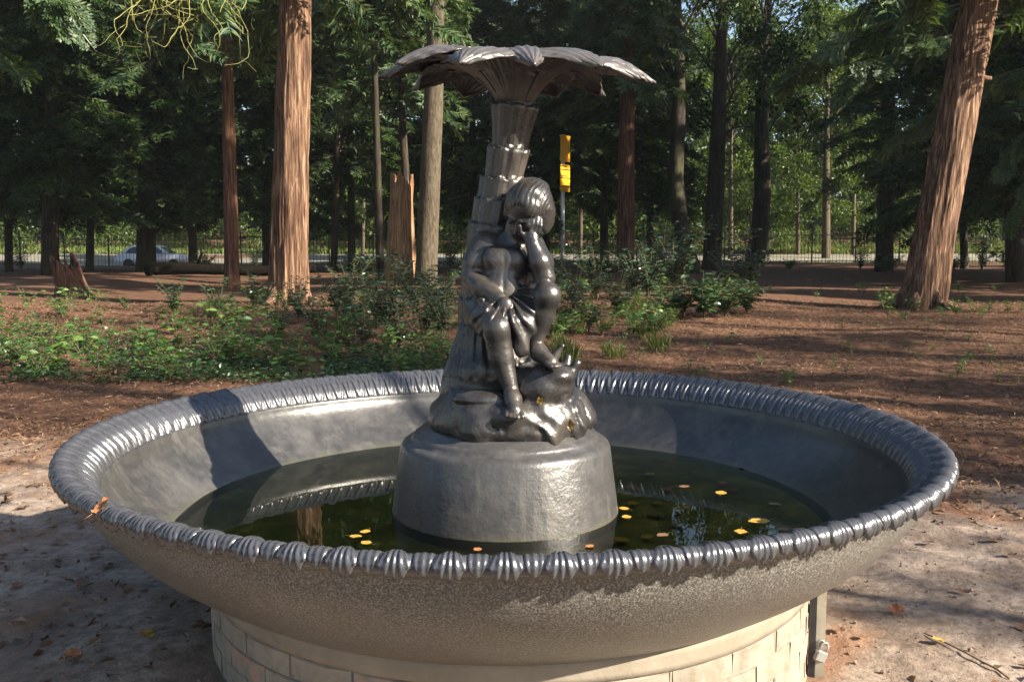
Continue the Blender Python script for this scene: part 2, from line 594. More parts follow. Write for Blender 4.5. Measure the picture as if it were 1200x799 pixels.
# ------------------------------------------------------------------ trees
def leaf_cloud(centers, radii, n_each, size, templ=LEAF, flat=0.5):
    P, C_ = [], []
    for c, r, n_ in zip(centers, radii, n_each):
        d = RNG.normal(0, 1, (n_, 3))
        d /= np.linalg.norm(d, axis=1)[:, None]
        P.append(c + d * (r * RNG.random(n_) ** 0.45)[:, None] * np.array([1, 1, 0.75]))
        C_.append(d)
    P, C_ = np.vstack(P), np.vstack(C_)
    n_ = len(P)
    ax = C_ * 0.6 + RNG.normal(0, .7, (n_, 3)) + np.array([0, 0, -0.35])
    rot = rot_from(ax, np.array([0, 0, 1.0]) + RNG.normal(0, flat, (n_, 3)))
    return scatter(templ[0], templ[1], P, rot, RNG.uniform(.6, 1.25, n_) * size)


def broad_crown(seed, h0, h1, rad, nclump, nleaf, size):
    """open broadleaf crown from h0 to h1 round a stem at the origin"""
    global RNG
    RNG = np.random.default_rng(seed)
    cs, rs = [], []
    for k in range(nclump):
        z = h0 + (h1 - h0) * RNG.random() ** 0.8
        w = rad * math.sin(math.pi * np.clip((z - h0) / (h1 - h0) * .8 + .15, 0, 1)) ** .6
        a, rr = RNG.uniform(0, 2 * math.pi), w * RNG.uniform(.25, 1) ** .7
        cs.append((rr * math.cos(a), rr * math.sin(a), z))
        rs.append(RNG.uniform(.5, 1.15) * rad * .28)
    return leaf_cloud(np.array(cs), np.array(rs), [nleaf] * nclump, size), np.array(cs)


def conifer_crown(seed, h0, h1, rad, nb, per, size, templ=SPRAY, droop=0.5):
    """drooping boughs hung with flat sprays; returns foliage and bough shells"""
    rg = np.random.default_rng(seed)
    Ps, Rs, Ss = [], [], []
    wood = MB()
    for k in range(nb):
        f_ = (k + rg.random()) / nb
        z = h0 + (h1 - h0) * f_ ** 0.9
        L = rad * (1 - .72 * f_) * rg.uniform(.6, 1.1)
        a = k * 2.399 + rg.uniform(-.5, .5)
        s_ = np.linspace(0, 1, 7)
        up_ = rg.uniform(-.05, .3)
        pth = np.stack([L * s_ * math.cos(a), L * s_ * math.sin(a), z + L * (up_ * s_ - (up_ + droop * rg.uniform(.6, 1.2)) * s_ ** 2)], 1)
        wood.add(*tube(pth, np.linspace(.045, .008, 7) * max(.5, L / 3), 5, False))
        m = int(per * (.5 + L / rad))
        tt = rg.random(m) ** .75
        c = np.stack([np.interp(tt, s_, pth[:, q]) for q in range(3)], 1)
        sd = rg.choice([-1, 1], m)
        ang_ = a + sd * rg.uniform(.35, 1.3, m)
        d = np.stack([np.cos(ang_), np.sin(ang_), rg.uniform(-.9, -.05, m)], 1)
        Ps.append(c + rg.normal(0, .06 * rad / 3, (m, 3)))
        Rs.append(rot_from(d, np.array([0, 0, 1.0]) + rg.normal(0, .45, (m, 3))))
        Ss.append(rg.uniform(.6, 1.2, m) * size)
    return scatter(templ[0], templ[1], np.vstack(Ps), np.vstack(Rs), np.concatenate(Ss)), wood


CROWN = {}


def crown_mesh(key):
    if key in CROWN:
        return CROWN[key]
    if key == 'con_a':
        (v, f), w = conifer_crown(11, 5.5, 17, 3.6, 90, 26, .8)
    elif key == 'con_b':
        (v, f), w = conifer_crown(12, 6.5, 19, 3.2, 80, 24, .8)
    elif key == 'low_a':
        (v, f), w = conifer_crown(13, 1.9, 17, 4.6, 130, 44, .75, droop=.35)
    elif key == 'low_b':
        (v, f), w = conifer_crown(14, 2.4, 19, 4.2, 130, 44, .75, droop=.45)
    elif key == 'bro_a':
        (v, f), cs = broad_crown(15, 6, 17, 4.0, 46, 170, .26)
        w = None
    elif key == 'bro_b':
        (v, f), cs = broad_crown(16, 5.0, 15, 3.6, 40, 170, .24)
        w = None
    elif key == 'bro_sparse':
        (v, f), cs = broad_crown(18, 5.0, 15, 4.2, 24, 130, .24)
        w = None
    elif key == 'bro_low':
        (v, f), cs = broad_crown(17, 1.6, 13, 3.8, 60, 210, .24)
        w = None
    if w is None:
        w = MB()
        rg = np.random.default_rng(5)
        for c in cs[::2]:
            z0 = c[2] * .72
            w.add(*tube([(0, 0, z0), tuple(c * [.45, .45, 1] - [0, 0, (c[2] - z0) * .35]), tuple(c)], [.06, .035, .01], 5, False))
    fm = np_mesh('foliage', v, f, False)
    wm = w.mesh('branch')
    CROWN[key] = (fm, wm)
    return CROWN[key]


def trunk_tube(pts, rad, sides, flute, seed, flare=0.35, knots=()):
    """furrowed tapering stem; flute = depth of the long ridges as a share of the radius"""
    pts = np.asarray(pts, float)
    zz = np.concatenate([[0], np.cumsum(np.linalg.norm(np.diff(pts, axis=0), axis=1))])
    hs_ = np.unique(np.concatenate([np.arange(0, 1.2, .06), np.arange(1.2, 6.5, .14), np.arange(6.5, zz[-1], .8), [zz[-1]]]))
    path = np.stack([np.interp(hs_, zz, pts[:, k]) for k in range(3)], 1)
    for _ in range(3):
        path[1:-1] = .25 * path[:-2] + .5 * path[1:-1] + .25 * path[2:]
    r_ = rad * np.interp(hs_ / zz[-1], [0, .3, 1], [1, .86, .25]) * (1 + flare * np.exp(-hs_ / .35))
    rg = np.random.default_rng(seed)
    ph = rg.uniform(0, 6, 6)

    def rf(n_, a):
        A, Hh_ = np.meshgrid(a, hs_)
        tw = A + .08 * Hh_ * .5
        big = .5 * np.cos(3 * tw + ph[0] + .3 * np.sin(Hh_ * .5)) + .5 * np.cos(5 * tw + ph[1] + .4 * np.sin(Hh_ * .7 + ph[4])) + .35 * np.cos(8 * tw + ph[2])
        fineb = noise(np.cos(tw) * 5, np.sin(tw) * 5, Hh_ * .9, seed) * .8 + noise(np.cos(tw) * 13, np.sin(tw) * 13, Hh_ * 1.3, seed + 1) * .5 + (noise(np.cos(tw) * 30, np.sin(tw) * 30, Hh_ * 2.2, seed + 2) * .45 if len(a) > 60 else 0)
        out = 1 + flute * (.45 * big * (.6 + .9 * np.exp(-Hh_ / .5)) + .5 * fineb)
        for (ka, kh, kr, kam) in knots:
            da = np.angle(np.exp(1j * (A - ka)))
            out += kam * np.exp(-(da / .5) ** 2 - ((Hh_ - kh) / kr) ** 2)
        return out
    v, f = tube(path, r_, sides, True, rf)
    return v, f


def tree(name, label, px, py, w, top_px, bark, crown, hgt=15, seed=0, flute=.12, flare=.3, cz=0, cs=1.0, sides=20, knots=(), stubs=(), at_xy=None, leaf='leaf_conifer', group=None, cat='tree', bend=0.0):
    b = G(px, py) if at_xy is None else np.array([at_xy[0], at_xy[1], float(gz(*at_xy))])
    depth = (b - CAM) @ _fw
    rad = w / 2 / FPX * depth if at_xy is None else w / 2
    if at_xy is None:
        tp = at(top_px, 0, b[1])
        lean = (tp[0] - b[0]) / max(.5, tp[2] - b[2])
    else:
        lean = top_px
    o = thing(name, label, cat, tuple(b), 0, group)
    h = np.array([-.25, 0, 1, 2.2, 4, 6, 9, hgt])
    pts = np.stack([lean * np.minimum(h, 8) + bend * np.sin(h * .55), 0 * h, h], 1)
    v, f = trunk_tube(pts, rad, sides, flute, seed, flare, knots)
    tr = link('trunk', np_mesh('trunk', v, f), M[bark], o)
    if crown:
        fm, wm = crown_mesh(crown)
        off = lean * 7
        rz = random.uniform(0, 6.28)
        c = link('crown', fm, None, o, (off, 0, cz), (0, 0, rz), cs)
        if len(fm.materials) == 0:
            fm.materials.append(M[leaf])
        br = link('branch', wm, None, c)
        if len(wm.materials) == 0:
            wm.materials.append(M['bark_dark'])
    if sides > 40:
        for k in range(6):
            an = k * 1.05 + seed
            q1 = .8 + .3 * math.sin(k * 3.1)
            v, f = tube([(rad * .75 * math.cos(an), rad * .75 * math.sin(an), .34), (rad * 1.25 * math.cos(an), rad * 1.25 * math.sin(an), .10), (rad * (1.9 + q1) * math.cos(an + .15), rad * (1.9 + q1) * math.sin(an + .15), -.06)], [rad * .30, rad * .24, rad * .07], 10)
            link('root', np_mesh('root', v, f), M[bark], o)
    for (hz, az, ln, r0, up_) in stubs:
        s_ = np.linspace(0, 1, 6)
        bx = np.interp(hz, pts[:, 2], pts[:, 0])
        pth = np.stack([bx + math.cos(az) * ln * s_, math.sin(az) * ln * s_, hz + up_ * ln * s_ + .12 * ln * np.sin(s_ * 5)], 1)
        v, f = tube(pth, np.linspace(r0, r0 * .45, 6), 7, True)
        link('dead_branch', np_mesh('dead_branch', v, f), M[bark], o)
    return o


tree('redwood_tree', 'thick red-barked tree with sunlit lower trunk and a swollen scar', 338, 357, 43, 347, 'bark_cedar', 'con_a', 17, 1, .17, .45, cz=1.0, sides=110,
     knots=((-.2, 4.3, .5, .22), (-1.9, 4.9, .35, -.10), (-2.4, 3.2, .9, -.12), (-1.1, 2.2, 1.2, .07)), stubs=((4.55, -.7, .16, .05, .3),), leaf='leaf_cedar')
tree('leaning_cedar', 'leaning red-brown cedar trunk lit on its right edge', 1078, 362, 46, 1148, 'bark_cedar', 'con_b', 16, 2, .22, .25, cz=0, sides=110,
     stubs=((4.5, .1, .55, .09, .15), (3.6, .3, .5, .02, .5), (2.5, 0, .35, .012, .2), (3.0, 3.3, .6, .014, .3), (4.1, .5, .7, .02, .9)), leaf='leaf_cedar')
tree('slender_cedar', 'slender dark red cedar trunk with a broken side stub at its foot', 272, 338, 17, 265, 'bark_red', 'con_b', 15, 3, .16, .4, cz=.5, sides=28, stubs=((.55, -.3, .16, .09, 2.2),))
tree('dark_conifer', 'dark reddish conifer trunk behind the hollow broken stump', 58, 322, 20, 62, 'bark_dark', 'low_a', 16, 4, .15, .3, cz=1.0)
tree('arching_tree', 'dark trunk with a long arching branch beside the parked car', 172, 318, 22, 170, 'bark_dark', 'low_b', 16, 5, .12, .3, cz=1.2, stubs=((4.1, 3.3, 3.4, .11, .12), (2.2, 2.9, 1.5, .05, .5), (1.0, -.3, 2.0, .05, .9)))
tree('thin_dark_tree', 'thin dark sapling trunk just right of the thick red tree', 391, 318, 8, 401, 'bark_dark', 'bro_b', 13, 6, .08, .2, cz=1)
tree('thin_red_tree', 'thin dark red trunk left of the pale snapped stump', 446, 331, 10, 437, 'bark_dark', 'con_b', 13, 7, .12, .2, cz=1)
tree('bent_red_tree', 'dark crooked trunk rising behind the pale snapped stump', 462, 326, 11, 480, 'bark_dark', 'con_a', 13, 8, .12, .2, cz=1, bend=.25)
tree('grey_barked_tree', 'straight grey-brown tree trunk beside the pale snapped stump', 499, 334, 26, 513, 'bark_grey', 'bro_a', 17, 9, .05, .2, cz=1.5, sides=32, stubs=((2.2, -.1, .3, .012, .4),))
tree('straight_redwood', 'straight reddish trunk standing right of the yellow sign', 733, 319, 21, 736, 'bark_red', 'con_a', 18, 10, .10, .2, cz=2, sides=32)
tree('shaded_conifer', 'thin shaded conifer trunk between the yellow sign and the straight reddish trunk', 708, 316, 10, 706, 'bark_dark', 'low_b', 16, 11, .1, .2, cz=1.6)
tree('curved_dark_tree', 'dark trunk curving left as it rises behind the holly shrub', 812, 320, 20, 776, 'bark_dark', 'bro_a', 16, 12, .1, .25, cz=1, bend=-.35, leaf='leaf_broad')
tree('mossy_tree', 'dark mossy trunk with a paler lit edge near its foot', 834, 316, 22, 849, 'bark_dark', 'bro_b', 16, 13, .1, .3, cz=1.5, sides=28, stubs=((6.2, 2.6, 2.2, .06, .6), (5.6, .3, 2.2, .05, .55)), leaf='leaf_broad')
tree('dark_oak', 'dark mossy trunk next to the open sunny gap', 884, 313, 22, 906, 'bark_dark', 'bro_a', 16, 14, .1, .3, cz=1.2, sides=28, bend=.2, leaf='leaf_broad')
tree('brown_conifer', 'brown conifer trunk behind the foot of the leaning cedar', 1036, 318, 20, 1043, 'bark_dark', 'con_b', 15, 15, .1, .25, cz=-2.2, sides=24, leaf='leaf_cedar')
tree('shadowed_tree', 'dark shadowed trunk right of the leaning cedar', 1192, 330, 24, 1180, 'bark_dark', 'low_a', 15, 16, .1, .25, cz=.4)
tree('roadside_tree', 'slim brown trunk beyond the road in the misty gap', 968, 303, 10, 969, 'bark_grey', 'bro_low', 14, 17, .06, .15, cz=3.0, leaf='leaf_broad')
tree('roadside_tree', 'very thin pale trunk beyond the road behind the mossy trunk', 856, 303, 6, 858, 'bark_grey', 'bro_low', 13, 18, .06, .15, cz=3.5)

# dense low-boughed conifers standing in front of the fence, closing the view on the left and in the middle
EV = ['between the hollow stump and the left-hand cedar boughs', 'behind the hollow broken stump', 'over the roof of the parked car', 'behind the thick sunlit red trunk', 'behind the two thin trunks by the snapped stump',
      'behind the grey-brown trunk and the palm crown', 'behind the yellow sign', 'behind the curving dark trunk', 'behind the leaning cedar']
for k, (px, py, cr_, s_, cz_) in enumerate([(10, 318, 'low_b', 1.0, .6), (105, 317, 'low_a', 1.0, 1.1), (225, 316, 'low_b', .95, 1.3), (312, 315, 'low_a', 1.0, .9), (412, 315, 'low_b', 1.0, 1.0),
                                            (556, 315, 'low_a', 1.05, .6), (640, 314, 'low_b', 1.0, 1.2), (762, 311, 'low_a', .85, 1.8), (1130, 315, 'low_b', 1.0, .6)]):
    tree('evergreen_tree', 'dense dark evergreen ' + EV[k], px, py, 9, px + random.uniform(-6, 6), 'bark_dark', cr_, 16, 30 + k, .1, .2, cz=cz_, cs=s_, group='evergreens before the road')


def iron_mat(name, a, b_, rough, dust=(0.17, 0.135, 0.095), dust_amt=0.5, grain=160, gd=0.0015, coarse=14, cdist=0.004, dscale=5.0, metal=0.0, tide=False):
    m, t, b, o = new_mat(name)
    v = coords(t)
    n = noise_n(t, v, dscale, 7, 0.65)
    c = ramp(t, noise_n(t, v, 22, 5), [(0.3, a), (0.7, b_)])
    d = ramp(t, n, [(0.5, 0.0), (0.72, dust_amt)])
    c = mixc(t, d, c, dust)
    if tide:      # dried lime and algae left by the water, with its own ragged edge, and old drip marks
        sp = t.nodes.new('ShaderNodeSeparateXYZ')
        t.links.new(t.nodes.new('ShaderNodeNewGeometry').outputs['Position'], sp.inputs[0])
        hgt = math_n(t, 'ADD', sp.outputs[2], math_n(t, 'MULTIPLY', noise_n(t, v, 9, 5), 0.05))
        c = mixc(t, ramp(t, hgt, [(0.500, 0.8), (0.525, 0.0)]), c, (0.075, 0.073, 0.050))
        c = mixc(t, ramp(t, noise_n(t, coords(t, (7, 7, 0.5)), 2.0, 5), [(0.56, 0.0), (0.70, 0.35)]), c, (0.15, 0.14, 0.125))
    t.links.new(c, b.inputs['Base Color'])
    rr = math_n(t, 'ADD', math_n(t, 'MULTIPLY', d, 0.35), math_n(t, 'MULTIPLY_ADD', noise_n(t, v, 9, 5), 0.25))
    t.links.new(math_n(t, 'ADD', math_n(t, 'MULTIPLY', d, 0.4), rough), b.inputs['Roughness'])
    b.inputs['Specular IOR Level'].default_value = 0.7
    b.inputs['Metallic'].default_value = metal
    n1 = bump(t, noise_n(t, v, coarse, 4), 0.35, cdist, None)
    bump(t, noise_n(t, v, grain, 4, 0.7), 0.5, gd, b, n1)
    return m


M['iron'] = iron_mat('painted_iron', (0.020, 0.0185, 0.019), (0.038, 0.035, 0.034), 0.27, (0.12, 0.095, 0.068), 0.45, grain=110, gd=0.003, coarse=45, cdist=0.004)
M['iron_rim'] = iron_mat('painted_iron_rim', (0.07, 0.072, 0.082), (0.13, 0.132, 0.146), 0.25, (0.20, 0.19, 0.18), 0.3, metal=0.55)
M['iron_in'] = iron_mat('painted_iron_inside', (0.033, 0.032, 0.032), (0.062, 0.060, 0.059), 0.28, (0.17, 0.16, 0.15), 0.45, coarse=6, cdist=0.012, dscale=2.2, metal=0.1, tide=True)
M['iron_drum'] = iron_mat('painted_iron_drum', (0.038, 0.037, 0.037), (0.068, 0.065, 0.063), 0.32, (0.11, 0.095, 0.08), 0.4, grain=70, gd=0.003, coarse=24, cdist=0.006, tide=True)


def grain_mat():
    m, t, b, o = new_mat('weathered_basin_side')
    v = coords(t)
    g = noise_n(t, v, 190, 2, 0.7)
    c = ramp(t, g, [(0.36, (0.048, 0.045, 0.040)), (0.5, (0.10, 0.094, 0.084)), (0.66, (0.24, 0.228, 0.205))])
    pos = t.nodes.new('ShaderNodeSeparateXYZ')
    t.links.new(t.nodes.new('ShaderNodeNewGeometry').outputs['Position'], pos.inputs[0])
    low = math_n(t, 'ADD', math_n(t, 'MULTIPLY', pos.outputs[2], 2.2), math_n(t, 'MULTIPLY', noise_n(t, v, 5, 5), 0.55))
    c = mixc(t, ramp(t, math_n(t, 'MULTIPLY', low, 0.5), [(0.52, 0.55), (0.62, 0.0)]), c, (0.17, 0.135, 0.10))
    c = mixc(t, ramp(t, noise_n(t, v, 3.0, 5), [(0.5, 0.0), (0.75, 0.55)]), c, (0.10, 0.09, 0.08))
    t.links.new(c, b.inputs['Base Color'])
    b.inputs['Roughness'].default_value = 0.40
    n1 = bump(t, noise_n(t, v, 12, 4), 0.3, 0.006, None)
    bump(t, g, 0.6, 0.002, b, n1)
    return m


M['basin_side'] = grain_mat()


def brick_mat():
    m, t, b, o = new_mat('whitewashed_brick')
    v = coords(t, (1, 1, 1), 'World')
    oi = t.nodes.new('ShaderNodeObjectInfo')
    c = ramp(t, noise_n(t, v, 11, 7, 0.7), [(0.34, (0.17, 0.142, 0.106)), (0.5, (0.24, 0.207, 0.165)), (0.75, (0.30, 0.268, 0.222))])
    f = math_n(t, 'ADD', math_n(t, 'MULTIPLY', oi.outputs['Random'], 0.30), math_n(t, 'MULTIPLY', noise_n(t, v, 17, 6, 0.7), 0.75))
    c = mixc(t, ramp(t, f, [(0.64, 0.0), (0.74, 0.6)]), c, (0.42, 0.20, 0.13))
    t.links.new(c, b.inputs['Base Color'])
    b.inputs['Roughness'].default_value = 0.85
    bump(t, noise_n(t, v, 60, 5), 0.5, 0.004, b)
    return m


M['brick'] = brick_mat()
M['mortar'] = simple_mat('mortar', [(0.3, (0.16, 0.135, 0.105)), (0.7, (0.24, 0.21, 0.165))], 20, 0.9, 70, 0.5)
M['plaster'] = simple_mat('plaster', [(0.3, (0.19, 0.16, 0.12)), (0.7, (0.28, 0.243, 0.19))], 7, 0.85, 50, 0.4)
M['post_paint'] = simple_mat('post_paint', [(0.3, (0.42, 0.39, 0.30)), (0.7, (0.58, 0.55, 0.45))], 15, 0.55, 60, 0.2)
M['steel_dark'] = simple_mat('steel_dark', [(0.3, (0.02, 0.02, 0.022)), (0.7, (0.05, 0.05, 0.055))], 15, 0.4, 60, 0.2)
M['steel'] = simple_mat('steel', [(0.3, (0.26, 0.26, 0.25)), (0.7, (0.40, 0.39, 0.38))], 20, 0.35, 60, 0.0, metal=0.3)
M['brass_body'] = simple_mat('padlock_body', [(0.3, (0.22, 0.215, 0.20)), (0.7, (0.32, 0.31, 0.29))], 20, 0.35, 60, 0.0, metal=0.2)


def water_mat():
    m, t, b, o = new_mat('water')
    t.nodes.remove(b)
    v = coords(t, (1, 1, 1), 'World')
    tr = t.nodes.new('ShaderNodeBsdfTransparent')
    tr.inputs[0].default_value = (0.78, 0.80, 0.52, 1)
    gl = t.nodes.new('ShaderNodeBsdfGlossy')
    gl.inputs['Roughness'].default_value = 0.0
    fr = t.nodes.new('ShaderNodeFresnel')
    fr.inputs[0].default_value = 1.33
    bn = bump(t, noise_n(t, v, 5, 2), 0.05, 0.01, None)
    t.links.new(bn, gl.inputs['Normal'])
    mx = t.nodes.new('ShaderNodeMixShader')
    t.links.new(fr.outputs[0], mx.inputs[0])
    t.links.new(tr.outputs[0], mx.inputs[1])
    t.links.new(gl.outputs[0], mx.inputs[2])
    t.links.new(mx.outputs[0], o.inputs[0])
    return m


M['water'] = water_mat()
M['basin_floor'] = simple_mat('algae_floor', [(0.3, (0.034, 0.036, 0.010)), (0.5, (0.11, 0.10, 0.025)), (0.72, (0.26, 0.20, 0.055))], 7, 0.8, 30, 0.4)

# ------------------------------------------------------------------ fountain: plinth
Z_WATER = 0.478
plinth = thing('brick_plinth', 'round whitewashed brick plinth with worn red patches under the fountain basin', 'plinth')
PR = 1.085
plinth.location.x = 0.018
v, f = lathe([(PR - 0.006, -0.25), (PR - 0.006, 0.345), (0.9, 0.345)], 96)
link('mortar_core', np_mesh('mortar_core', v, f), M['mortar'], plinth)


def arc_block(r0, r1, z0, z1, half, seg=3, bev=0.004):
    a = np.linspace(-half, half, seg + 1)
    ring = [(r0, z0), (r1 - bev, z0), (r1, z0 + bev), (r1, z1 - bev), (r1 - bev, z1), (r0, z1)]
    V = []
    for k, t_ in enumerate(a):
        for r, z in ring:
            shrink = bev if (k in (0, seg) and r == r1) else 0
            V.append(((r - shrink) * math.cos(t_), (r - shrink) * math.sin(t_), z))
    n = len(ring)
    Q = [[k * n + i, k * n + (i + 1) % n, (k + 1) * n + (i + 1) % n, (k + 1) * n + i] for k in range(seg) for i in range(n)]
    mb = MB().add(np.array(V), np.array(Q))
    for k, o_ in ((0, 0), (seg, 1)):
        base = k * n
        for q in ([0, 1, 4, 5], [1, 2, 3, 4]):
            q = [base + i for i in q]
            mb.q.append(np.array([q if o_ else q[::-1]]))
    return mb


NB = 30
bmesh_brick = [arc_block(PR - 0.05, PR, 0, 0.069, math.pi / NB - 0.003).mesh('brick', False) for _ in range(3)]
for me in bmesh_brick:
    co = np.empty(len(me.vertices) * 3, np.float32)
    me.vertices.foreach_get('co', co)
    co = co.reshape(-1, 3)
    rad = np.hypot(co[:, 0], co[:, 1])
    co[:, :2] *= (1 + (rad > PR - 0.02) * RNG.uniform(-0.0025, 0.002, len(co)))[:, None]
    me.vertices.foreach_set('co', co.ravel())
    me.materials.append(M['brick'])
for c_ in range(5):
    for k in range(NB):
        a = (k + 0.5 * (c_ % 2)) * 2 * math.pi / NB + random.uniform(-.004, .004)
        o = link('brick', bmesh_brick[(k + c_) % 3], None, plinth, (random.uniform(-.0015, .0015), random.uniform(-.0015, .0015), -0.065 + c_ * 0.073), (0, 0, a))
v, f = lathe([(PR - 0.03, 0.299), (PR + 0.001, 0.300), (PR + 0.002, 0.318), (PR + 0.004, 0.345), (PR + 0.006, 0.372), (PR - 0.03, 0.375)], 96)
v += (np.stack([np.cos(np.arctan2(v[:, 1], v[:, 0])), np.sin(np.arctan2(v[:, 1], v[:, 0])), 0 * v[:, 2]], 1) * (0.004 * noise(v[:, 0] * 4, v[:, 1] * 4, v[:, 2] * 9))[:, None])
link('plaster_collar', np_mesh('plaster_collar', v, f), M['plaster'], plinth)
# the hatch edge on the right: dark channel, painted strip, hasp
ha = R(-19.5)
hatch = bpy.data.objects.new('hatch_frame', None)
mb = MB().box((1.087, -0.035, -0.1), (1.111, 0.035, 0.375))
hatch = link('hatch_channel', mb.mesh('hatch_channel', False), M['steel_dark'], plinth, rot=(0, 0, ha))
mb = MB().box((1.111, -0.03, -0.1), (1.114, 0.045, 0.40)).box((1.114, -0.03, -0.1), (1.141, -0.026, 0.40))
link('hatch_strip', mb.mesh('hatch_strip', False), M['post_paint'], plinth, rot=(0, 0, ha))
_hx, _hy = 1.128 * math.cos(ha) + .03 * math.sin(ha) + .018, 1.128 * math.sin(ha) - .03 * math.cos(ha)
v, f = tube([(_hx - .018 + 0.011 * math.cos(t_), _hy - .004, 0.118 + 0.011 * math.sin(t_)) for t_ in np.linspace(0, 2 * math.pi, 17)], 0.003, 6, False)
link('hasp_ring', np_mesh('hasp_ring', v, f), M['steel'], plinth)
# padlock
pl = thing('padlock', 'small silver padlock hanging from the hatch strip of the brick plinth', 'padlock', (_hx - .004, _hy - .010, 0.076), .15)
bm = bmesh.new()
bmesh.ops.create_cube(bm, size=1, matrix=Matrix.Translation((0.0, 0, 0)) @ Matrix.Rotation(R(24), 4, 'Y') @ Matrix.Diagonal((0.044, 0.018, 0.040, 1)))
bmesh.ops.bevel(bm, geom=bm.edges[:], offset=0.005, segments=3, affect='EDGES')
me = bpy.data.meshes.new('padlock_body'); bm.to_mesh(me); bm.free()
link('body', me, M['brass_body'], pl)
th = [Vector((0.013 * math.cos(a), 0, 0.036 + 0.013 * math.sin(a))) for a in np.linspace(0, math.pi, 9)]
th = [Vector((0.013, 0, 0.012))] + th + [Vector((-0.013, 0, 0.012))]
v, f = tube([tuple(Matrix.Rotation(R(24), 3, 'Y') @ p) for p in th], 0.0035, 7)
link('shackle', np_mesh('shackle', v, f), M['steel'], pl)

# ------------------------------------------------------------------ fountain: basin
basin = thing('fountain_basin', 'wide round dark grey fountain basin with a leaf-moulded rim', 'fountain basin')
rimp = np.array([(1.396, 0.690), (1.402, 0.712), (1.414, 0.738), (1.436, 0.762), (1.468, 0.783), (1.494, 0.796), (1.510, 0.798), (1.522, 0.789), (1.526, 0.776), (1.523, 0.764), (1.515, 0.757)])
_l = np.concatenate([[0], np.cumsum(np.hypot(*np.diff(rimp, axis=0).T))])
_l /= _l[-1]


def rim_pt(s_, h=0.0):
    """point on the rim moulding, s 0 = inner foot .. 1 = outer lip, raised by h along its normal"""
    p = np.array([np.interp(s_, _l, rimp[:, 0]), np.interp(s_, _l, rimp[:, 1])])
    e = 0.04
    a, b = max(0, s_ - e), min(1, s_ + e)
    d = np.array([np.interp(b, _l, rimp[:, 0]) - np.interp(a, _l, rimp[:, 0]), np.interp(b, _l, rimp[:, 1]) - np.interp(a, _l, rimp[:, 1])])
    d /= np.linalg.norm(d)
    return p + h * np.array([-d[1], d[0]])


outp = [(1.515, 0.757), (1.498, 0.752), (1.488, 0.742), (1.476, 0.738), (1.468, 0.730)]
for t_ in np.linspace(0, 1, 14):
    outp.append((1.464 - 0.364 * t_ ** 1.5, 0.726 - 0.361 * t_ ** 0.92))
outp += [(1.075, 0.357), (0.95, 0.352)]
v, f = lathe(outp, 200)
link('outer_side', np_mesh('outer_side', v, f), M['basin_side'], basin)
inp = [(1.412, 0.705), (1.392, 0.700), (1.388, 0.692), (1.388, 0.683)]
for t_ in np.linspace(0, 1, 14)[1:]:
    inp.append((1.388 - 0.262 * t_ ** 1.25, 0.683 - 0.255 * t_ ** 0.9))
v, f = lathe(inp[::-1], 200)
wob = 0.0025 * noise(v[:, 0] * 5, v[:, 1] * 5, v[:, 2] * 8)
v[:, :2] *= (1 + wob)[:, None]
link('inner_wall', np_mesh('inner_wall', v, f), M['iron_in'], basin)
v, f = lathe([(0.3, 0.444), (0.7, 0.446), (1.0, 0.450), (1.165, 0.458)], 96)
v[:, 2] += 0.004 * noise(v[:, 0] * 7, v[:, 1] * 7, 0)
link('basin_floor', np_mesh('basin_floor', v, f), M['basin_floor'], basin)
v, f = lathe([tuple(rim_pt(q)) for q in np.linspace(0, 1, 24)][::-1], 200)
rim = link('rim', np_mesh('rim', v, f), M['iron_rim'], basin)
# raised leaves wrapped over the rim, two alternating patterns
NL = 80


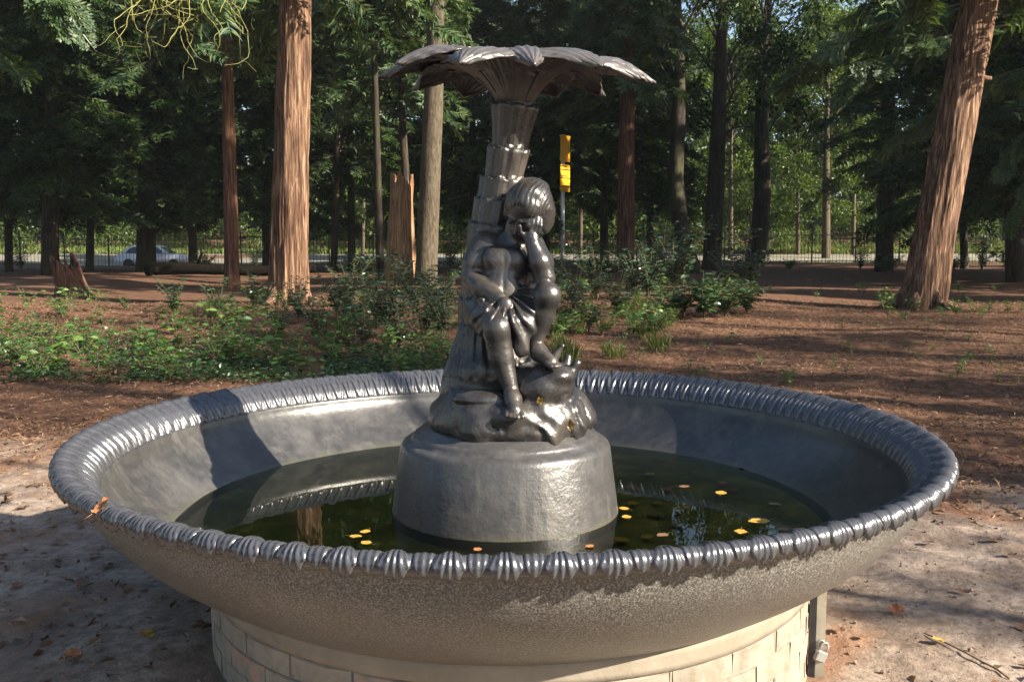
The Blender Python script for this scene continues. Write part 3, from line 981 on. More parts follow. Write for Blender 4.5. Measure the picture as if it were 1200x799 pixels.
def rim_leaf(kind_):
    nu, nv = 27, 31
    half = math.pi / NL / 2
    V = np.zeros((nv, nu, 3))
    for i in range(nv):
        s_ = i / (nv - 1)
        inner = float(np.clip((0.60 - s_) * 6, 0, 1))
        for j in range(nu):
            u = -1 + 2 * j / (nu - 1)
            au = abs(u)
            arch = math.cos(13 * math.hypot(u * 0.85, max(0, 0.58 - s_))) * inner
            h = 0.0015 + (0.004 * (1 - au ** 3) + 0.0036 * arch) * inner
            if kind_ == 0:      # palmette: ribs fan out from a point on the crest to a scalloped lip
                q = max(0.0, (s_ - 0.46) / 0.54)
                wd = 0.14 + 1.0 * q
                th_ = u / wd
                ins_ = float(np.clip((1 - abs(th_)) * 7, 0, 1)) * float(np.clip((s_ - .46) * 9, 0, 1))
                h += ins_ * (0.0050 + 0.0024 * math.cos(th_ * math.pi * 4.0) + 0.002 * q)
                end = 1.07 - 0.15 * u * u - 0.03 * (0.5 - 0.5 * math.cos(th_ * math.pi * 4.0))
                wid = 1.16 + 0.10 * q
            else:               # plain rounded leaf lying between two palmettes
                q = max(0.0, (s_ - 0.46) / 0.54)
                ins_ = float(np.clip((1 - au) * 5, 0, 1)) * float(np.clip((s_ - .46) * 6, 0, 1))
                h += ins_ * (0.0010 + 0.0020 * (1 - au ** 2) + 0.0011 * math.cos(u * 9))
                end = 1.02 - 0.22 * u * u
                wid = 0.84 - 0.06 * q
            if au > 0.96:
                h = 0.0003
            if i == 0:
                h = -0.001
            if i == nv - 1:
                h = -0.004
            q2 = s_ * end
            p = rim_pt(min(q2, 1.0), h)
            if q2 > 1:
                p = p + np.array([-(q2 - 1) * 0.01, -(q2 - 1) * 0.20])
            a = u * half * wid
            V[i, j] = (p[0] * math.cos(a), p[0] * math.sin(a), p[1])
    i, j = np.meshgrid(np.arange(nv - 1), np.arange(nu - 1), indexing='ij')
    q = np.stack([i * nu + j, (i + 1) * nu + j, (i + 1) * nu + j + 1, i * nu + j + 1], -1).reshape(-1, 4)
    return np_mesh('rim_leaf', V.reshape(-1, 3), q)


rl = [rim_leaf(0), rim_leaf(1)]
for me in rl:
    me.materials.append(M['iron_rim'])
for k in range(NL * 2):
    link('rim_leaf', rl[k % 2], None, rim, rot=(0, 0, k * math.pi / NL + random.uniform(-.001, .001)))

# water
v, f = lathe([(1.21, Z_WATER), (0.8, Z_WATER), (0.38, Z_WATER)], 128)
kind(link('water', np_mesh('water', v, f), M['water']), 'structure')


# ------------------------------------------------------------------ implicit modelling (smooth unions -> surface net)
class Field:
    def __init__(s, lo, hi, h):
        s.lo, s.h = np.array(lo, float), h
        s.n = np.ceil((np.array(hi) - s.lo) / h).astype(int) + 1
        s.ax = [s.lo[a] + h * np.arange(s.n[a]) for a in range(3)]
        s.f = np.full(tuple(s.n), 0.06, np.float32)

    def _sub(s, lo, hi):
        i0 = np.clip(np.floor((np.array(lo) - s.lo) / s.h).astype(int), 0, s.n)
        i1 = np.clip(np.ceil((np.array(hi) - s.lo) / s.h).astype(int) + 1, 0, s.n)
        sl_ = tuple(slice(a, b) for a, b in zip(i0, i1))
        g = np.meshgrid(*[s.ax[a][sl_[a]] for a in range(3)], indexing='ij')
        return sl_, g

    def comb(s, sl_, d, k, sub=False):
        a = s.f[sl_]
        d = d.astype(np.float32)
        if sub:
            h = np.clip(0.5 - 0.5 * (a + d) / k, 0, 1)
            s.f[sl_] = a * (1 - h) - d * h + k * h * (1 - h)
        else:
            h = np.clip(0.5 + 0.5 * (a - d) / k, 0, 1)
            s.f[sl_] = a * (1 - h) + d * h - k * h * (1 - h)

    def cap(s, a, b, ra, rb=None, k=0.015, sub=False):
        rb = ra if rb is None else rb
        a, b = np.array(a, float), np.array(b, float)
        m = max(ra, rb) + 2 * k + 0.03
        sl_, g = s._sub(np.minimum(a, b) - m, np.maximum(a, b) + m)
        if g[0].size == 0:
            return s
        ab = b - a
        p = [g[i] - a[i] for i in range(3)]
        t_ = np.clip((p[0] * ab[0] + p[1] * ab[1] + p[2] * ab[2]) / (ab @ ab + 1e-12), 0, 1)
        d = np.sqrt(sum((p[i] - t_ * ab[i]) ** 2 for i in range(3))) - (ra + t_ * (rb - ra))
        s.comb(sl_, d, k, sub)
        return s

    def chain(s, pts, rad, k=0.015):
        for i in range(len(pts) - 1):
            s.cap(pts[i], pts[i + 1], rad[i], rad[i + 1], k)
        return s

    def ell(s, c, r, rot=None, k=0.015, sub=False):
        c, r = np.array(c, float), np.array(r, float)
        m = r.max() + 2 * k + 0.03
        sl_, g = s._sub(c - m, c + m)
        if g[0].size == 0:
            return s
        p = [g[i] - c[i] for i in range(3)]
        if rot is not None:
            p = [sum(rot[a][i] * p[i] for i in range(3)) for a in range(3)]
        k0 = np.sqrt(sum((p[i] / r[i]) ** 2 for i in range(3)))
        k1 = np.sqrt(sum((p[i] / r[i] ** 2) ** 2 for i in range(3))) + 1e-9
        s.comb(sl_, k0 * (k0 - 1) / k1, k, sub)
        return s

    def grid(s):
        return np.meshgrid(*s.ax, indexing='ij')

    def disp(s, fn):
        s.f += fn(*s.grid()).astype(np.float32)
        return s

    def mesh(s, name):
        f = s.f
        ins = f < 0
        n = np.array(f.shape) - 1
        cnt = np.zeros(tuple(n), np.int8)
        sh = [(a, b, c) for a in (0, 1) for b in (0, 1) for c in (0, 1)]
        for a, b, c in sh:
            cnt += ins[a:n[0] + a, b:n[1] + b, c:n[2] + c]
        act = np.argwhere((cnt > 0) & (cnt < 8))
        idx = np.full(tuple(n), -1, np.int64)
        idx[tuple(act.T)] = np.arange(len(act))
        acc, num = np.zeros((len(act), 3)), np.zeros(len(act))
        for a in sh:
            for ax in range(3):
                if a[ax]:
                    continue
                b = list(a); b[ax] = 1
                pa, pb = act + np.array(a), act + np.array(b)
                fa, fb = f[tuple(pa.T)], f[tuple(pb.T)]
                cr = (fa < 0) != (fb < 0)
                t_ = np.where(cr, fa / (fa - fb + 1e-20), 0)
                acc += np.where(cr[:, None], pa + t_[:, None] * (pb - pa), 0)
                num += cr
        V = acc / num[:, None] * s.h + s.lo
        Q = []
        for ax in range(3):
            b, c = (ax + 1) % 3, (ax + 2) % 3
            d = np.zeros(3, int); d[ax] = 1
            A = ins[tuple(slice(0, f.shape[i] - d[i]) for i in range(3))]
            B = ins[tuple(slice(d[i], None) for i in range(3))]
            e = np.argwhere(A != B)
            e = e[(e[:, b] > 0) & (e[:, c] > 0) & (e[:, b] < n[b]) & (e[:, c] < n[c])]
            eb, ec = np.zeros(3, int), np.zeros(3, int)
            eb[b], ec[c] = 1, 1
            q = np.stack([idx[tuple((e - eb - ec).T)], idx[tuple((e - ec).T)], idx[tuple(e.T)], idx[tuple((e - eb).T)]], -1)
            flip = ~ins[tuple(e.T)]
            q[flip] = q[flip][:, ::-1]
            Q.append(q)
        Q = np.vstack(Q)
        Q = Q[(Q >= 0).all(1)]
        return np_mesh(name, V, Q)


# ------------------------------------------------------------------ statue
st = thing('fountain_statue', 'dark cast-iron fountain statue of a seated child under a palm on a round pedestal', 'statue')
v, f = lathe([(0.425, 0.41), (0.425, 0.475), (0.421, 0.49), (0.392, 0.715), (0.386, 0.73), (0.372, 0.742), (0.352, 0.745), (0.346, 0.757), (0.338, 0.768), (0.322, 0.770), (0.316, 0.785), (0.2, 0.79)], 128)
link('pedestal_drum', np_mesh('pedestal_drum', v, f), M['iron_drum'], st)

# rock mound with leaf relief
F_ = Field((-0.36, -0.36, 0.74), (0.38, 0.36, 1.22), 0.0062)
for q in range(14):
    a = 2 * math.pi * q / 14 + .2
    rr = 0.185 + 0.02 * math.sin(q * 2.3)
    F_.ell((0.02 + rr * math.cos(a), rr * math.sin(a), 0.835 + 0.012 * math.sin(q * 1.7)), (.112, .112, .095 + .012 * math.sin(q * 2.9)), k=0.03)
F_.ell((0.02, 0.0, 0.82), (0.30, 0.30, 0.10), k=0.02)
F_.ell((0.02, 0.08, 0.92), (0.24, 0.2, 0.12), k=0.03)
F_.cap((-0.10, 0.04, 0.93), (-0.075, 0.03, 1.13), 0.14, 0.105, k=0.02)          # stump seat
F_.cap((-0.02, 0.0, 1.0), (0.03, 0.0, 1.11), 0.13, 0.09, k=0.02)
F_.ell((-0.075, -0.19, 0.925), (0.10, 0.08, 0.030), k=0.01)                      # flat slab beside the hanging leg
F_.ell((0.01, -0.24, 0.868), (0.085, 0.07, 0.05), k=0.02)
F_.ell((0.13, -0.14, 0.965), (0.115, 0.125, 0.09), k=0.02)
F_.ell((0.185, -0.20, 1.005), (0.055, 0.06, 0.035), k=0.015)
F_.cap((0.20, -0.15, 0.92), (0.225, -0.12, 1.06), 0.035, 0.018, k=0.015)
F_.cap((0.17, -0.10, 1.05), (0.205, -0.11, 1.10), 0.026, 0.016, k=0.012)
F_.cap((0.12, -0.10, 1.04), (0.15, -0.10, 1.09), 0.024, 0.010, k=0.012)
F_.cap((0.215, -0.17, 0.99), (0.25, -0.17, 1.045), 0.022, 0.014, k=0.012)
# creases and leaf ribs running down the mound at uneven spacing
for a, r0, r1, z0, z1, w_ in ((-163, .22, .32, .92, .80, .006), (-132, .25, .325, .89, .79, .007), (-104, .28, .33, .86, .79, .005), (-99, .27, .33, .87, .79, .006), (-72, .28, .33, .85, .79, .005), (-52, .24, .335, .91, .79, .007), (-44, .26, .335, .89, .79, .005), (-21, .24, .33, .91, .79, .006), (8, .24, .33, .91, .79, .007), (60, .22, .32, .9, .79, .007), (120, .22, .32, .9, .79, .007)):
    ca, sa, cb, sb = math.cos(R(a)), math.sin(R(a)), math.cos(R(a + 7)), math.sin(R(a + 7))
    F_.cap((0.02 + r0 * ca, r0 * sa, z0), (0.02 + r1 * cb, r1 * sb, z1), w_ * .6, w_, k=0.014, sub=True)
for a in (-118, -60, -35, -5):                                                    # rounded lobes between them
    F_.cap((0.02 + .23 * math.cos(R(a)), .23 * math.sin(R(a)), 0.87), (0.02 + .262 * math.cos(R(a)), .262 * math.sin(R(a)), 0.81), 0.05, 0.055, k=0.03)
X, Y, Z = F_.grid()
leafy = np.clip((X - 0.05) * 12, 0, 1) * np.clip((0.98 - Z) * 12, 0, 1)
F_.f += (0.007 * fbm(X * 11, Y * 11, Z * 11, 4, 5) + 0.0035 * leafy * np.sin(60 * (X + .6 * Z) + 6 * noise(X * 10, Y * 10, Z * 10, 8))
         + 0.005 * np.sin(np.arctan2(Y - .04, X + .1) * 22 + 3 * noise(X * 9, Y * 9, Z * 9, 2)) * (Z > 0.98) * (X < 0.05)).astype(np.float32)
link('rock_mound', F_.mesh('rock_mound'), M['iron'], st)

# palm trunk: overlapping collars of old frond bases
axis_pts = np.array([(-0.075, 0.09, 0.98), (-0.068, 0.095, 1.25), (-0.045, 0.09, 1.50), (-0.008, 0.08, 1.70), (0.018, 0.06, 1.84), (0.035, 0.05, 1.97)])


def axis_at(z):
    return np.array([np.interp(z, axis_pts[:, 2], axis_pts[:, 0]), np.interp(z, axis_pts[:, 2], axis_pts[:, 1]), z])


cuts = [(0.95, 1.26, .103, .105), (1.22, 1.42, .101, .102), (1.38, 1.535, .096, .098), (1.50, 1.625, .089, .092), (1.59, 1.705, .080, .084), (1.67, 1.815, .068, .078), (1.79, 1.968, .063, .088)]
for ci, (z0, z1, r0, r1) in enumerate(cuts):
    n, sd = 16, 120
    tt = np.linspace(0, 1, n)
    path = np.array([axis_at(z0 + (z1 - z0) * q) for q in tt])
    rad = r0 + (r1 - r0) * tt ** 1.4
    path = np.vstack([path, path[-1] + [0, 0, 0.003], path[-1] - [0, 0, 0.02]])
    rad = np.append(rad, [r1 - 0.006, r0 * .8])
    nl = 9

    def rf(n_, a, ci=ci):
        ph = ci * 0.9
        lob = np.abs(np.cos((a + ph) * nl / 2)) ** 0.5
        fl = np.linspace(0, 1, n_)
        fine = 0.009 * np.cos(a * 54) + 0.010 * np.cos(a * 31 + ci)
        return (0.93 + 0.09 * lob + fine)[None, :] * np.ones((n_, 1)) + (0.05 * (lob - .5))[None, :] * fl[:, None]
    v, f = tube(path, rad, sd, False, rf)
    top = v[(n - 1) * sd:n * sd]
    v[(n - 1) * sd:(n + 1) * sd, 2] += np.tile(0.008 * np.abs(np.cos((np.linspace(0, 2 * math.pi, sd, endpoint=False) + ci * .9) * nl / 2)) - .004, 2)
    link('trunk_collar', np_mesh('trunk_collar', v, f), M['iron'], st)
# neck under the crown
v, f = tube([axis_at(1.93), axis_at(1.97) + [0, 0, .0], axis_at(1.97) + [0, 0, .012], axis_at(1.97) + [0, 0, .05]], [.068, .07, .062, .05], 60, True)
link('palm_neck', np_mesh('palm_neck', v, f), M['iron'], st)


def frond(seed, L, tipz, wide):
    """one palm leaf: rises from the neck, arches out, the end bends down to a blunt point; L = reach, tipz = height of the tip"""
    nu, ns = 41, 44
    crest = min(2.150, tipz + 0.085)
    ctrl = np.array([(.050, 1.955), (.068, 1.99), (.098, 2.035), (.155, 2.085), (L * .48, 2.125), (L * .66, crest - .004), (L * .84, crest * .6 + tipz * .4), (L, tipz)])
    kk = np.concatenate([[0], np.cumsum(np.hypot(*np.diff(ctrl, axis=0).T))])
    kk /= kk[-1]
    s_ = np.linspace(0, 1, ns)

    def cr(col):
        p = np.interp(s_, kk, ctrl[:, col])
        for _ in range(8):
            p[1:-1] = 0.25 * p[:-2] + 0.5 * p[1:-1] + 0.25 * p[2:]
        return p
    r_, z_ = cr(0), cr(1)
    prof = np.interp(s_, [0, .15, .35, .55, .66, .76, .86, .94, 1], [.030, .044, .086, .128, .140, .118, .076, .036, .006]) * wide
    u = np.linspace(-1, 1, nu)
    V = np.zeros((ns, nu, 3))
    for i in range(ns):
        q = s_[i]
        ple = 0.0026 * np.cos(u * math.pi * 8) * np.clip(q * 2.5, 0.15, 1)
        ser = 1 + 0.075 * math.cos(q * 70) * (q > .45)
        side = u * prof[i] * ser
        curl = -(0.20 * np.abs(u) ** 2.0) * prof[i] * np.clip(1.8 * q - .35, 0.0, 1)
        rr = np.sqrt(np.maximum(r_[i] ** 2 - (side * .8) ** 2, 0)) if q < .3 else r_[i] - 0.04 * np.abs(u) ** 2
        V[i, :, 0] = rr
        V[i, :, 1] = side
        V[i, :, 2] = z_[i] + curl + ple
    V[..., 2] += 0.006 * noise(V[..., 0] * 13, V[..., 1] * 13, seed)
    i, j = np.meshgrid(np.arange(ns - 1), np.arange(nu - 1), indexing='ij')
    q = np.stack([i * nu + j, (i + 1) * nu + j, (i + 1) * nu + j + 1, i * nu + j + 1], -1).reshape(-1, 4)
    return np_mesh('palm_frond', V.reshape(-1, 3), q)


M['iron_frond'] = iron_mat('painted_iron_frond', (0.075, 0.070, 0.070), (0.12, 0.11, 0.108), 0.36, (0.16, 0.14, 0.12), 0.3, metal=0.2)
nf = axis_at(1.97)
FR = [(-22, .48, 2.035, 1.1), (8, .43, 2.04, .85), (34, .50, 2.03, 1.1), (66, .49, 2.03, 1.0), (92, .52, 2.055, 1.0), (128, .46, 2.045, 1.0), (157, .47, 2.06, 1.05),
      (188, .45, 2.075, .9), (-153, .47, 2.055, 1.05), (-120, .46, 2.06, 1.0), (-90, .49, 2.07, 1.05), (-58, .48, 2.06, .95)]
for k, (az, L_, tz_, w_) in enumerate(FR):
    o = link('palm_frond', frond(20 + k, L_, tz_, w_), M['iron_frond'], st, (nf[0], nf[1], 0.002 * (k % 3)), (0, 0, R(-90 + az)))
    sm = o.modifiers.new('thick', 'SOLIDIFY')
    sm.thickness, sm.offset = 0.0045, 0

# ---- the child: one continuous body
B = Field((-0.22, -0.40, 0.85), (0.26, 0.14, 1.72), 0.0038)
# torso
B.ell((-0.015, -0.02, 1.20), (0.105, 0.085, 0.075), k=0.02)
B.ell((-0.012, -0.055, 1.285), (0.088, 0.074, 0.082), k=0.03)
B.ell((0.002, -0.052, 1.385), (0.094, 0.072, 0.088), k=0.03)
B.cap((-0.062, -0.03, 1.455), (0.088, -0.02, 1.452), 0.048, 0.048, k=0.03)
B.ell((-0.038, -0.096, 1.412), (0.040, 0.024, 0.034), k=0.03)
B.ell((0.036, -0.096, 1.409), (0.040, 0.024, 0.034), k=0.03)
B.ell((-0.012, -0.112, 1.30), (0.06, 0.022, 0.055), k=0.035)
B.ell((-0.010, -0.136, 1.285), (0.006, 0.010, 0.007), k=0.006, sub=True)
B.cap((-0.002, -0.13, 1.435), (-0.006, -0.14, 1.31), 0.004, 0.003, k=0.012, sub=True)
B.cap((0.02, -0.045, 1.47), (0.062, -0.062, 1.535), 0.043, 0.040, k=0.02)
# right arm (hangs, hand on the thigh)
B.chain([(-0.080, -0.030, 1.462), (-0.114, -0.045, 1.395), (-0.124, -0.052, 1.345)], [0.050, 0.042, 0.037], 0.015)
B.chain([(-0.122, -0.052, 1.345), (-0.085, -0.098, 1.310), (-0.022, -0.165, 1.272)], [0.037, 0.038, 0.025], 0.01)
B.ell((0.000, -0.198, 1.247), (0.028, 0.020, 0.034), k=0.012)
for fx, fl in ((-0.020, .034), (-0.006, .042), (0.008, .041), (0.021, .033)):
    p0 = (fx + .004, -0.214, 1.232)
    p1 = (fx + .006, -0.234, 1.232 - fl * .45)
    p2 = (fx + .008, -0.238, 1.232 - fl)
    B.chain([p0, p1, p2], [.0095, .0088, .0075], 0.003)
B.chain([(0.020, -0.190, 1.255), (0.036, -0.205, 1.232), (0.038, -0.222, 1.208)], [.011, .010, .0085], 0.004)
# left arm (elbow on the knee, hand to the cheek)
B.chain([(0.096, -0.020, 1.455), (0.130, -0.075, 1.395), (0.138, -0.135, 1.345)], [0.049, 0.043, 0.037], 0.015)
B.chain([(0.138, -0.135, 1.345), (0.122, -0.142, 1.40), (0.098, -0.135, 1.462)], [0.038, 0.038, 0.026], 0.01)
B.ell((0.092, -0.128, 1.487), (0.028, 0.024, 0.032), k=0.01)
for q, fl in ((-.024, .05), (-.008, .058), (.008, .055), (.022, .045)):
    B.chain([(0.095 + q, -0.136, 1.505), (0.104 + q * .9, -0.140, 1.505 + fl * .5), (0.108 + q * .8, -0.132, 1.505 + fl)], [.0095, .009, .0075], 0.003)
B.chain([(0.072, -0.128, 1.485), (0.055, -0.140, 1.505), (0.050, -0.150, 1.525)], [.011, .010, .008], 0.004)
# left leg (knee raised)
B.chain([(0.045, -0.035, 1.20), (0.10, -0.12, 1.262), (0.145, -0.195, 1.285)], [0.066, 0.058, 0.048], 0.015)
B.ell((0.148, -0.212, 1.285), (0.036, 0.03, 0.036), k=0.02)
B.chain([(0.145, -0.195, 1.285), (0.128, -0.180, 1.215), (0.106, -0.178, 1.125)], [0.047, 0.044, 0.028], 0.012)
B.ell((0.123, -0.150, 1.215), (0.03, 0.034, 0.055), k=0.02)
B.chain([(0.100, -0.165, 1.085), (0.118, -0.195, 1.085), (0.158, -0.250, 1.058)], [0.026, 0.030, 0.022], 0.015)
for q, l_ in ((-.020, .024), (-.008, .030), (.003, .029), (.013, .026), (.022, .021)):
    px_, py_ = 0.160 + q * .82, -0.252 + q * .5
    B.cap((px_, py_, 1.054), (px_ + l_ * .55, py_ - l_ * .85, 1.047), .0105 if q < -.015 else .0085, .008, k=0.003)
# right leg (hangs down the rock)
B.chain([(-0.070, -0.030, 1.205), (-0.050, -0.14, 1.205), (-0.030, -0.225, 1.175)], [0.070, 0.062, 0.050], 0.015)
B.ell((-0.026, -0.243, 1.165), (0.036, 0.03, 0.036), k=0.02)
B.chain([(-0.030, -0.225, 1.175), (-0.014, -0.222, 1.075), (0.018, -0.240, 0.965)], [0.049, 0.043, 0.027], 0.012)
B.ell((-0.018, -0.200, 1.085), (0.032, 0.032, 0.06), k=0.02)
B.chain([(0.022, -0.232, 0.942), (0.026, -0.262, 0.930), (0.031, -0.305, 0.900)], [0.026, 0.030, 0.023], 0.015)
for q, l_ in ((-.025, .020), (-.013, .025), (-.002, .028), (.009, .030), (.023, .027)):
    B.cap((0.031 + q, -0.308, 0.897), (0.032 + q * 1.12, -0.308 - l_ * .8, 0.897 - l_ * .55), .0085 if q < .02 else .0112, .0085, k=0.003)
# head
hf = np.array((-0.45, -0.68, -0.58)); hf /= np.linalg.norm(hf)
hu = np.array((0.16, -0.35, 1.0)); hu -= hf * (hu @ hf); hu /= np.linalg.norm(hu)
hs = np.cross(hf, hu)
HR = np.array([hs, hf, hu])
HC = np.array((0.084, -0.062, 1.590))


def hp(s_, f_, u_):
    return HC + hs * s_ + hf * f_ + hu * u_


B.ell(hp(0, 0, .012), (.076, .090, .086), HR, k=0.01)
B.ell(hp(0, .036, -.045), (.058, .056, .064), HR, k=0.02)
B.ell(hp(0, .060, -.088), (.022, .022, .018), HR, k=0.018)
for sg in (-1, 1):
    B.ell(hp(sg * .034, .062, -.048), (.025, .022, .024), HR, k=0.015)
    B.ell(hp(sg * .030, .098, -.010), (.016, .014, .009), HR, k=0.010, sub=True)
    B.ell(hp(sg * .030, .078, -.011), (.014, .011, .008), HR, k=0.004)
    B.cap(hp(sg * .012, .091, .010), hp(sg * .046, .075, .008), .007, .005, k=0.008)
    B.ell(hp(sg * .076, -.002, -.018), (.009, .018, .024), HR, k=0.006)
B.cap(hp(0, .088, -.002), hp(0, .107, -.036), .007, .0105, k=0.008)
for sg in (-1, 1):
    B.ell(hp(sg * .009, .097, -.038), (.007, .008, .006), HR, k=0.005)
B.cap(hp(-.015, .086, -.060), hp(.015, .086, -.060), .006, k=0.006)
B.cap(hp(-.012, .083, -.070), hp(.012, .083, -.070), .0065, k=0.006)
B.cap(hp(-.019, .094, -.065), hp(.019, .094, -.065), .0025, k=0.004, sub=True)
body = link('child_figure', B.mesh('child_figure'), M['iron'], st)
# hair
Hh = Field(HC - 0.14, HC + 0.14, 0.0035)
Hh.ell(hp(0, -.006, .020), (.082, .0945, .0905), HR, k=0.01)
Hh.ell(hp(0, -.05, -.03), (.078, .06, .07), HR, k=0.02)
Hh.ell(hp(-.070, -.005, -.03), (.022, .05, .055), HR, k=0.02)
Hh.ell(hp(.070, -.005, -.03), (.022, .05, .055), HR, k=0.02)
X, Y, Z = Hh.grid()
ls = sum(hs[i] * (a - HC[i]) for i, a in enumerate((X, Y, Z)))
lf = sum(hf[i] * (a - HC[i]) for i, a in enumerate((X, Y, Z)))
lu = sum(hu[i] * (a - HC[i]) for i, a in enumerate((X, Y, Z)))
face = np.sqrt((ls / .062) ** 2 + ((lu + .050) / .097) ** 2 + ((lf - .085) / .075) ** 2) - 1 + 0.10 * noise(X * 30, Y * 30, Z * 30, 19)
_a, _b = Hh.f, -face * 0.045
_h = np.clip(0.5 + 0.5 * (_a - _b) / 0.012, 0, 1)
Hh.f = (_b * (1 - _h) + _a * _h + 0.012 * _h * (1 - _h)).astype(np.float32)
strand = np.arctan2(np.abs(ls) + .004, lu + .08 + lf * .6) * 1.0
Hh.f += (0.0011 * np.sin(strand * 74 + 30 * lf + 2.5 * noise(X * 22, Y * 22, Z * 22, 9)) + 0.0045 * noise(X * 20, Y * 34, Z * 34, 4)).astype(np.float32)
link('hair', Hh.mesh('hair'), M['iron'], body)
# drapery over the lap
Dp = Field((-0.22, -0.34, 1.00), (0.24, 0.12, 1.36), 0.0042)
Dp.chain([(-0.070, -0.020, 1.205), (-0.050, -0.13, 1.205), (-0.036, -0.205, 1.185)], [0.082, 0.069, 0.057], 0.02)
Dp.chain([(0.045, -0.03, 1.205), (0.098, -0.115, 1.257), (0.128, -0.168, 1.276)], [0.075, 0.066, 0.056], 0.02)
Dp.ell((-0.012, -0.03, 1.225), (0.108, 0.09, 0.055), k=0.02)
Dp.ell((0.040, -0.165, 1.205), (0.075, 0.055, 0.065), k=0.03)
Dp.cap((0.035, -0.205, 1.19), (0.058, -0.212, 1.10), 0.045, 0.022, k=0.03)
Dp.cap((0.085, -0.195, 1.20), (0.062, -0.212, 1.105), 0.032, 0.016, k=0.03)
X, Y, Z = Dp.grid()
wa = np.arctan2(Z - 1.29, X - 0.005 - 0.0 * Y)
amp = np.clip((Y + 0.02) / -0.12, 0.1, 1)
Dp.f += (0.0065 * amp * np.sin(wa * 15 + 2.0 * noise(X * 8, Y * 8, Z * 8, 3)) + 0.003 * np.sin(X * 95 + Z * 60 + 2 * noise(X * 12, Y * 12, Z * 12, 6))).astype(np.float32)
# hem: cut clear of both knees so the skin shows, and open above the waist
kr = np.sqrt((X + 0.022) ** 2 + (Y + 0.275) ** 2 + (Z - 1.125) ** 2) - 0.070
kl = np.sqrt((X - 0.170) ** 2 + (Y + 0.235) ** 2 + (Z - 1.270) ** 2) - 0.070
Dp.f = np.maximum(Dp.f, np.maximum(-kr, -kl)).astype(np.float32)
link('drapery', Dp.mesh('drapery'), M['iron'], body)

# trees of the same wood added out of view to shade the clearing; show in reflections
for k, (x, y, cr_, s_, cz_) in enumerate([(15, -12.6, 'con_a', 1.0, -1.5), (19, -5.5, 'bro_sparse', 1.0, 0), (24, -3.5, 'bro_sparse', 1.1, 0), (17, 2.5, 'bro_sparse', 1.0, -.5), (27, 1, 'bro_sparse', 1.1, 1), (20, -15.5, 'con_b', 1.1, -1), (17, -1.5, 'bro_b', .8, -.5),                                           (22, 17, 'bro_a', 1.0, 0), (33, 8, 'con_b', 1.0, 0), (24, 20, 'con_a', 1.0, 0), (22, 14.5, 'con_b', 1.0, 0), (31, 22, 'con_a', 1.1, 0), (24, 32, 'low_a', 1.1, 1), (31, 27, 'low_b', 1.1, 1), (28.5, 35.5, 'low_b', 1.1, 0), (19.8, 27.5, 'low_b', 1.0, 3), (34, 22, 'con_a', 1.1, 0), (30, 34, 'bro_a', 1.1, 0), (40, 40, 'con_a', 1.1, 0),
                                          (-9.5, -13, 'bro_a', 1.0, 0), (-12, -4, 'con_a', 1.0, 0), (-15, 5, 'low_b', .9, 1), (-17, 14, 'con_b', 1.0, 0), (-24, 24, 'low_a', 1, 1), (-32, 36, 'low_a', 1, 1)]):
    tree('unseen_shade_tree', 'tall forest tree added out of view to shade the clearing', 0, 0, random.uniform(.4, .7) if s_ > .3 else .1, random.uniform(-.03, .03), 'bark_red' if 'con' in cr_ else 'bark_grey', cr_, 17 if s_ > .3 else 3.3, 60 + k, .1, .3, cz=cz_, cs=s_, at_xy=(x, y), group='unseen trees shading the clearing')

tree('unseen_shade_conifer', 'small unseen conifer added to shade the earth right of the fountain', 0, 0, .1, 0, 'bark_red', 'low_a', 3.3, 59, .1, .2, cz=.1, cs=.2, at_xy=(7.8, -2.75))  # added out of view, sized so its shadow falls right of the basin

# the wood beyond the road: one mass of leaves
RNG = np.random.default_rng(40)
cs, rs, ns = [], [], []
for k in range(520):
    x = RNG.uniform(-62, 62)
    y = RNG.uniform(68, 92)
    dens = noise(x * .09, y * .09, 0, 21)
    top = 20 + 6 * dens
    z = 1.2 + float(gz(x, y, False)) + (top - 2) * RNG.random() ** 1.15
    cs.append((x, y, z)); rs.append(RNG.uniform(1.3, 2.8)); ns.append(int(RNG.uniform(240, 420)))
v, f = leaf_cloud(np.array(cs), np.array(rs), ns, .42)
kind(link('distant_wood', np_mesh('distant_wood', v, f, False), M['leaf_far']), 'stuff')
cs, rs, ns = [], [], []
for k in range(420):
    x, y = RNG.uniform(-85, 85), RNG.uniform(96, 125)
    cs.append((x, y, 2.5 + 28 * RNG.random() ** 1.3)); rs.append(RNG.uniform(3, 5)); ns.append(260)
v, f = leaf_cloud(np.array(cs), np.array(rs), ns, .9)
kind(link('distant_wood', np_mesh('distant_wood', v, f, False), M['leaf_far']), 'stuff')
cs, rs, ns = [], [], []
for k in range(330):
    x, y = -95 + 190 * (k + RNG.random()) / 330, RNG.uniform(126, 134)
    cs.append((x, y, 3 + 11 * RNG.random())); rs.append(RNG.uniform(3.2, 4.6)); ns.append(150)
for k in range(240):
    x, y = RNG.uniform(-62, 62), RNG.uniform(76, 90)
    cs.append((x, y, float(gz(x, y, False)) + .6 + 3.5 * RNG.random())); rs.append(RNG.uniform(1.3, 2.2)); ns.append(90)
v, f = leaf_cloud(np.array(cs), np.array(rs), ns, .8)
kind(link('distant_wood', np_mesh('distant_wood', v, f, False), M['leaf_far']), 'stuff')
# low scrub on the bank beyond the road
cs, rs, ns = [], [], []
for k in range(170):
    x, y = RNG.uniform(-50, 55), RNG.uniform(66, 71)
    cs.append((x, y, float(gz(x, y, False)) + RNG.uniform(.2, 1.6))); rs.append(RNG.uniform(.5, 1.3)); ns.append(110)
v, f = leaf_cloud(np.array(cs), np.array(rs), ns, .22)
kind(link('roadside_scrub', np_mesh('roadside_scrub', v, f, False), M['leaf_broad']), 'stuff')


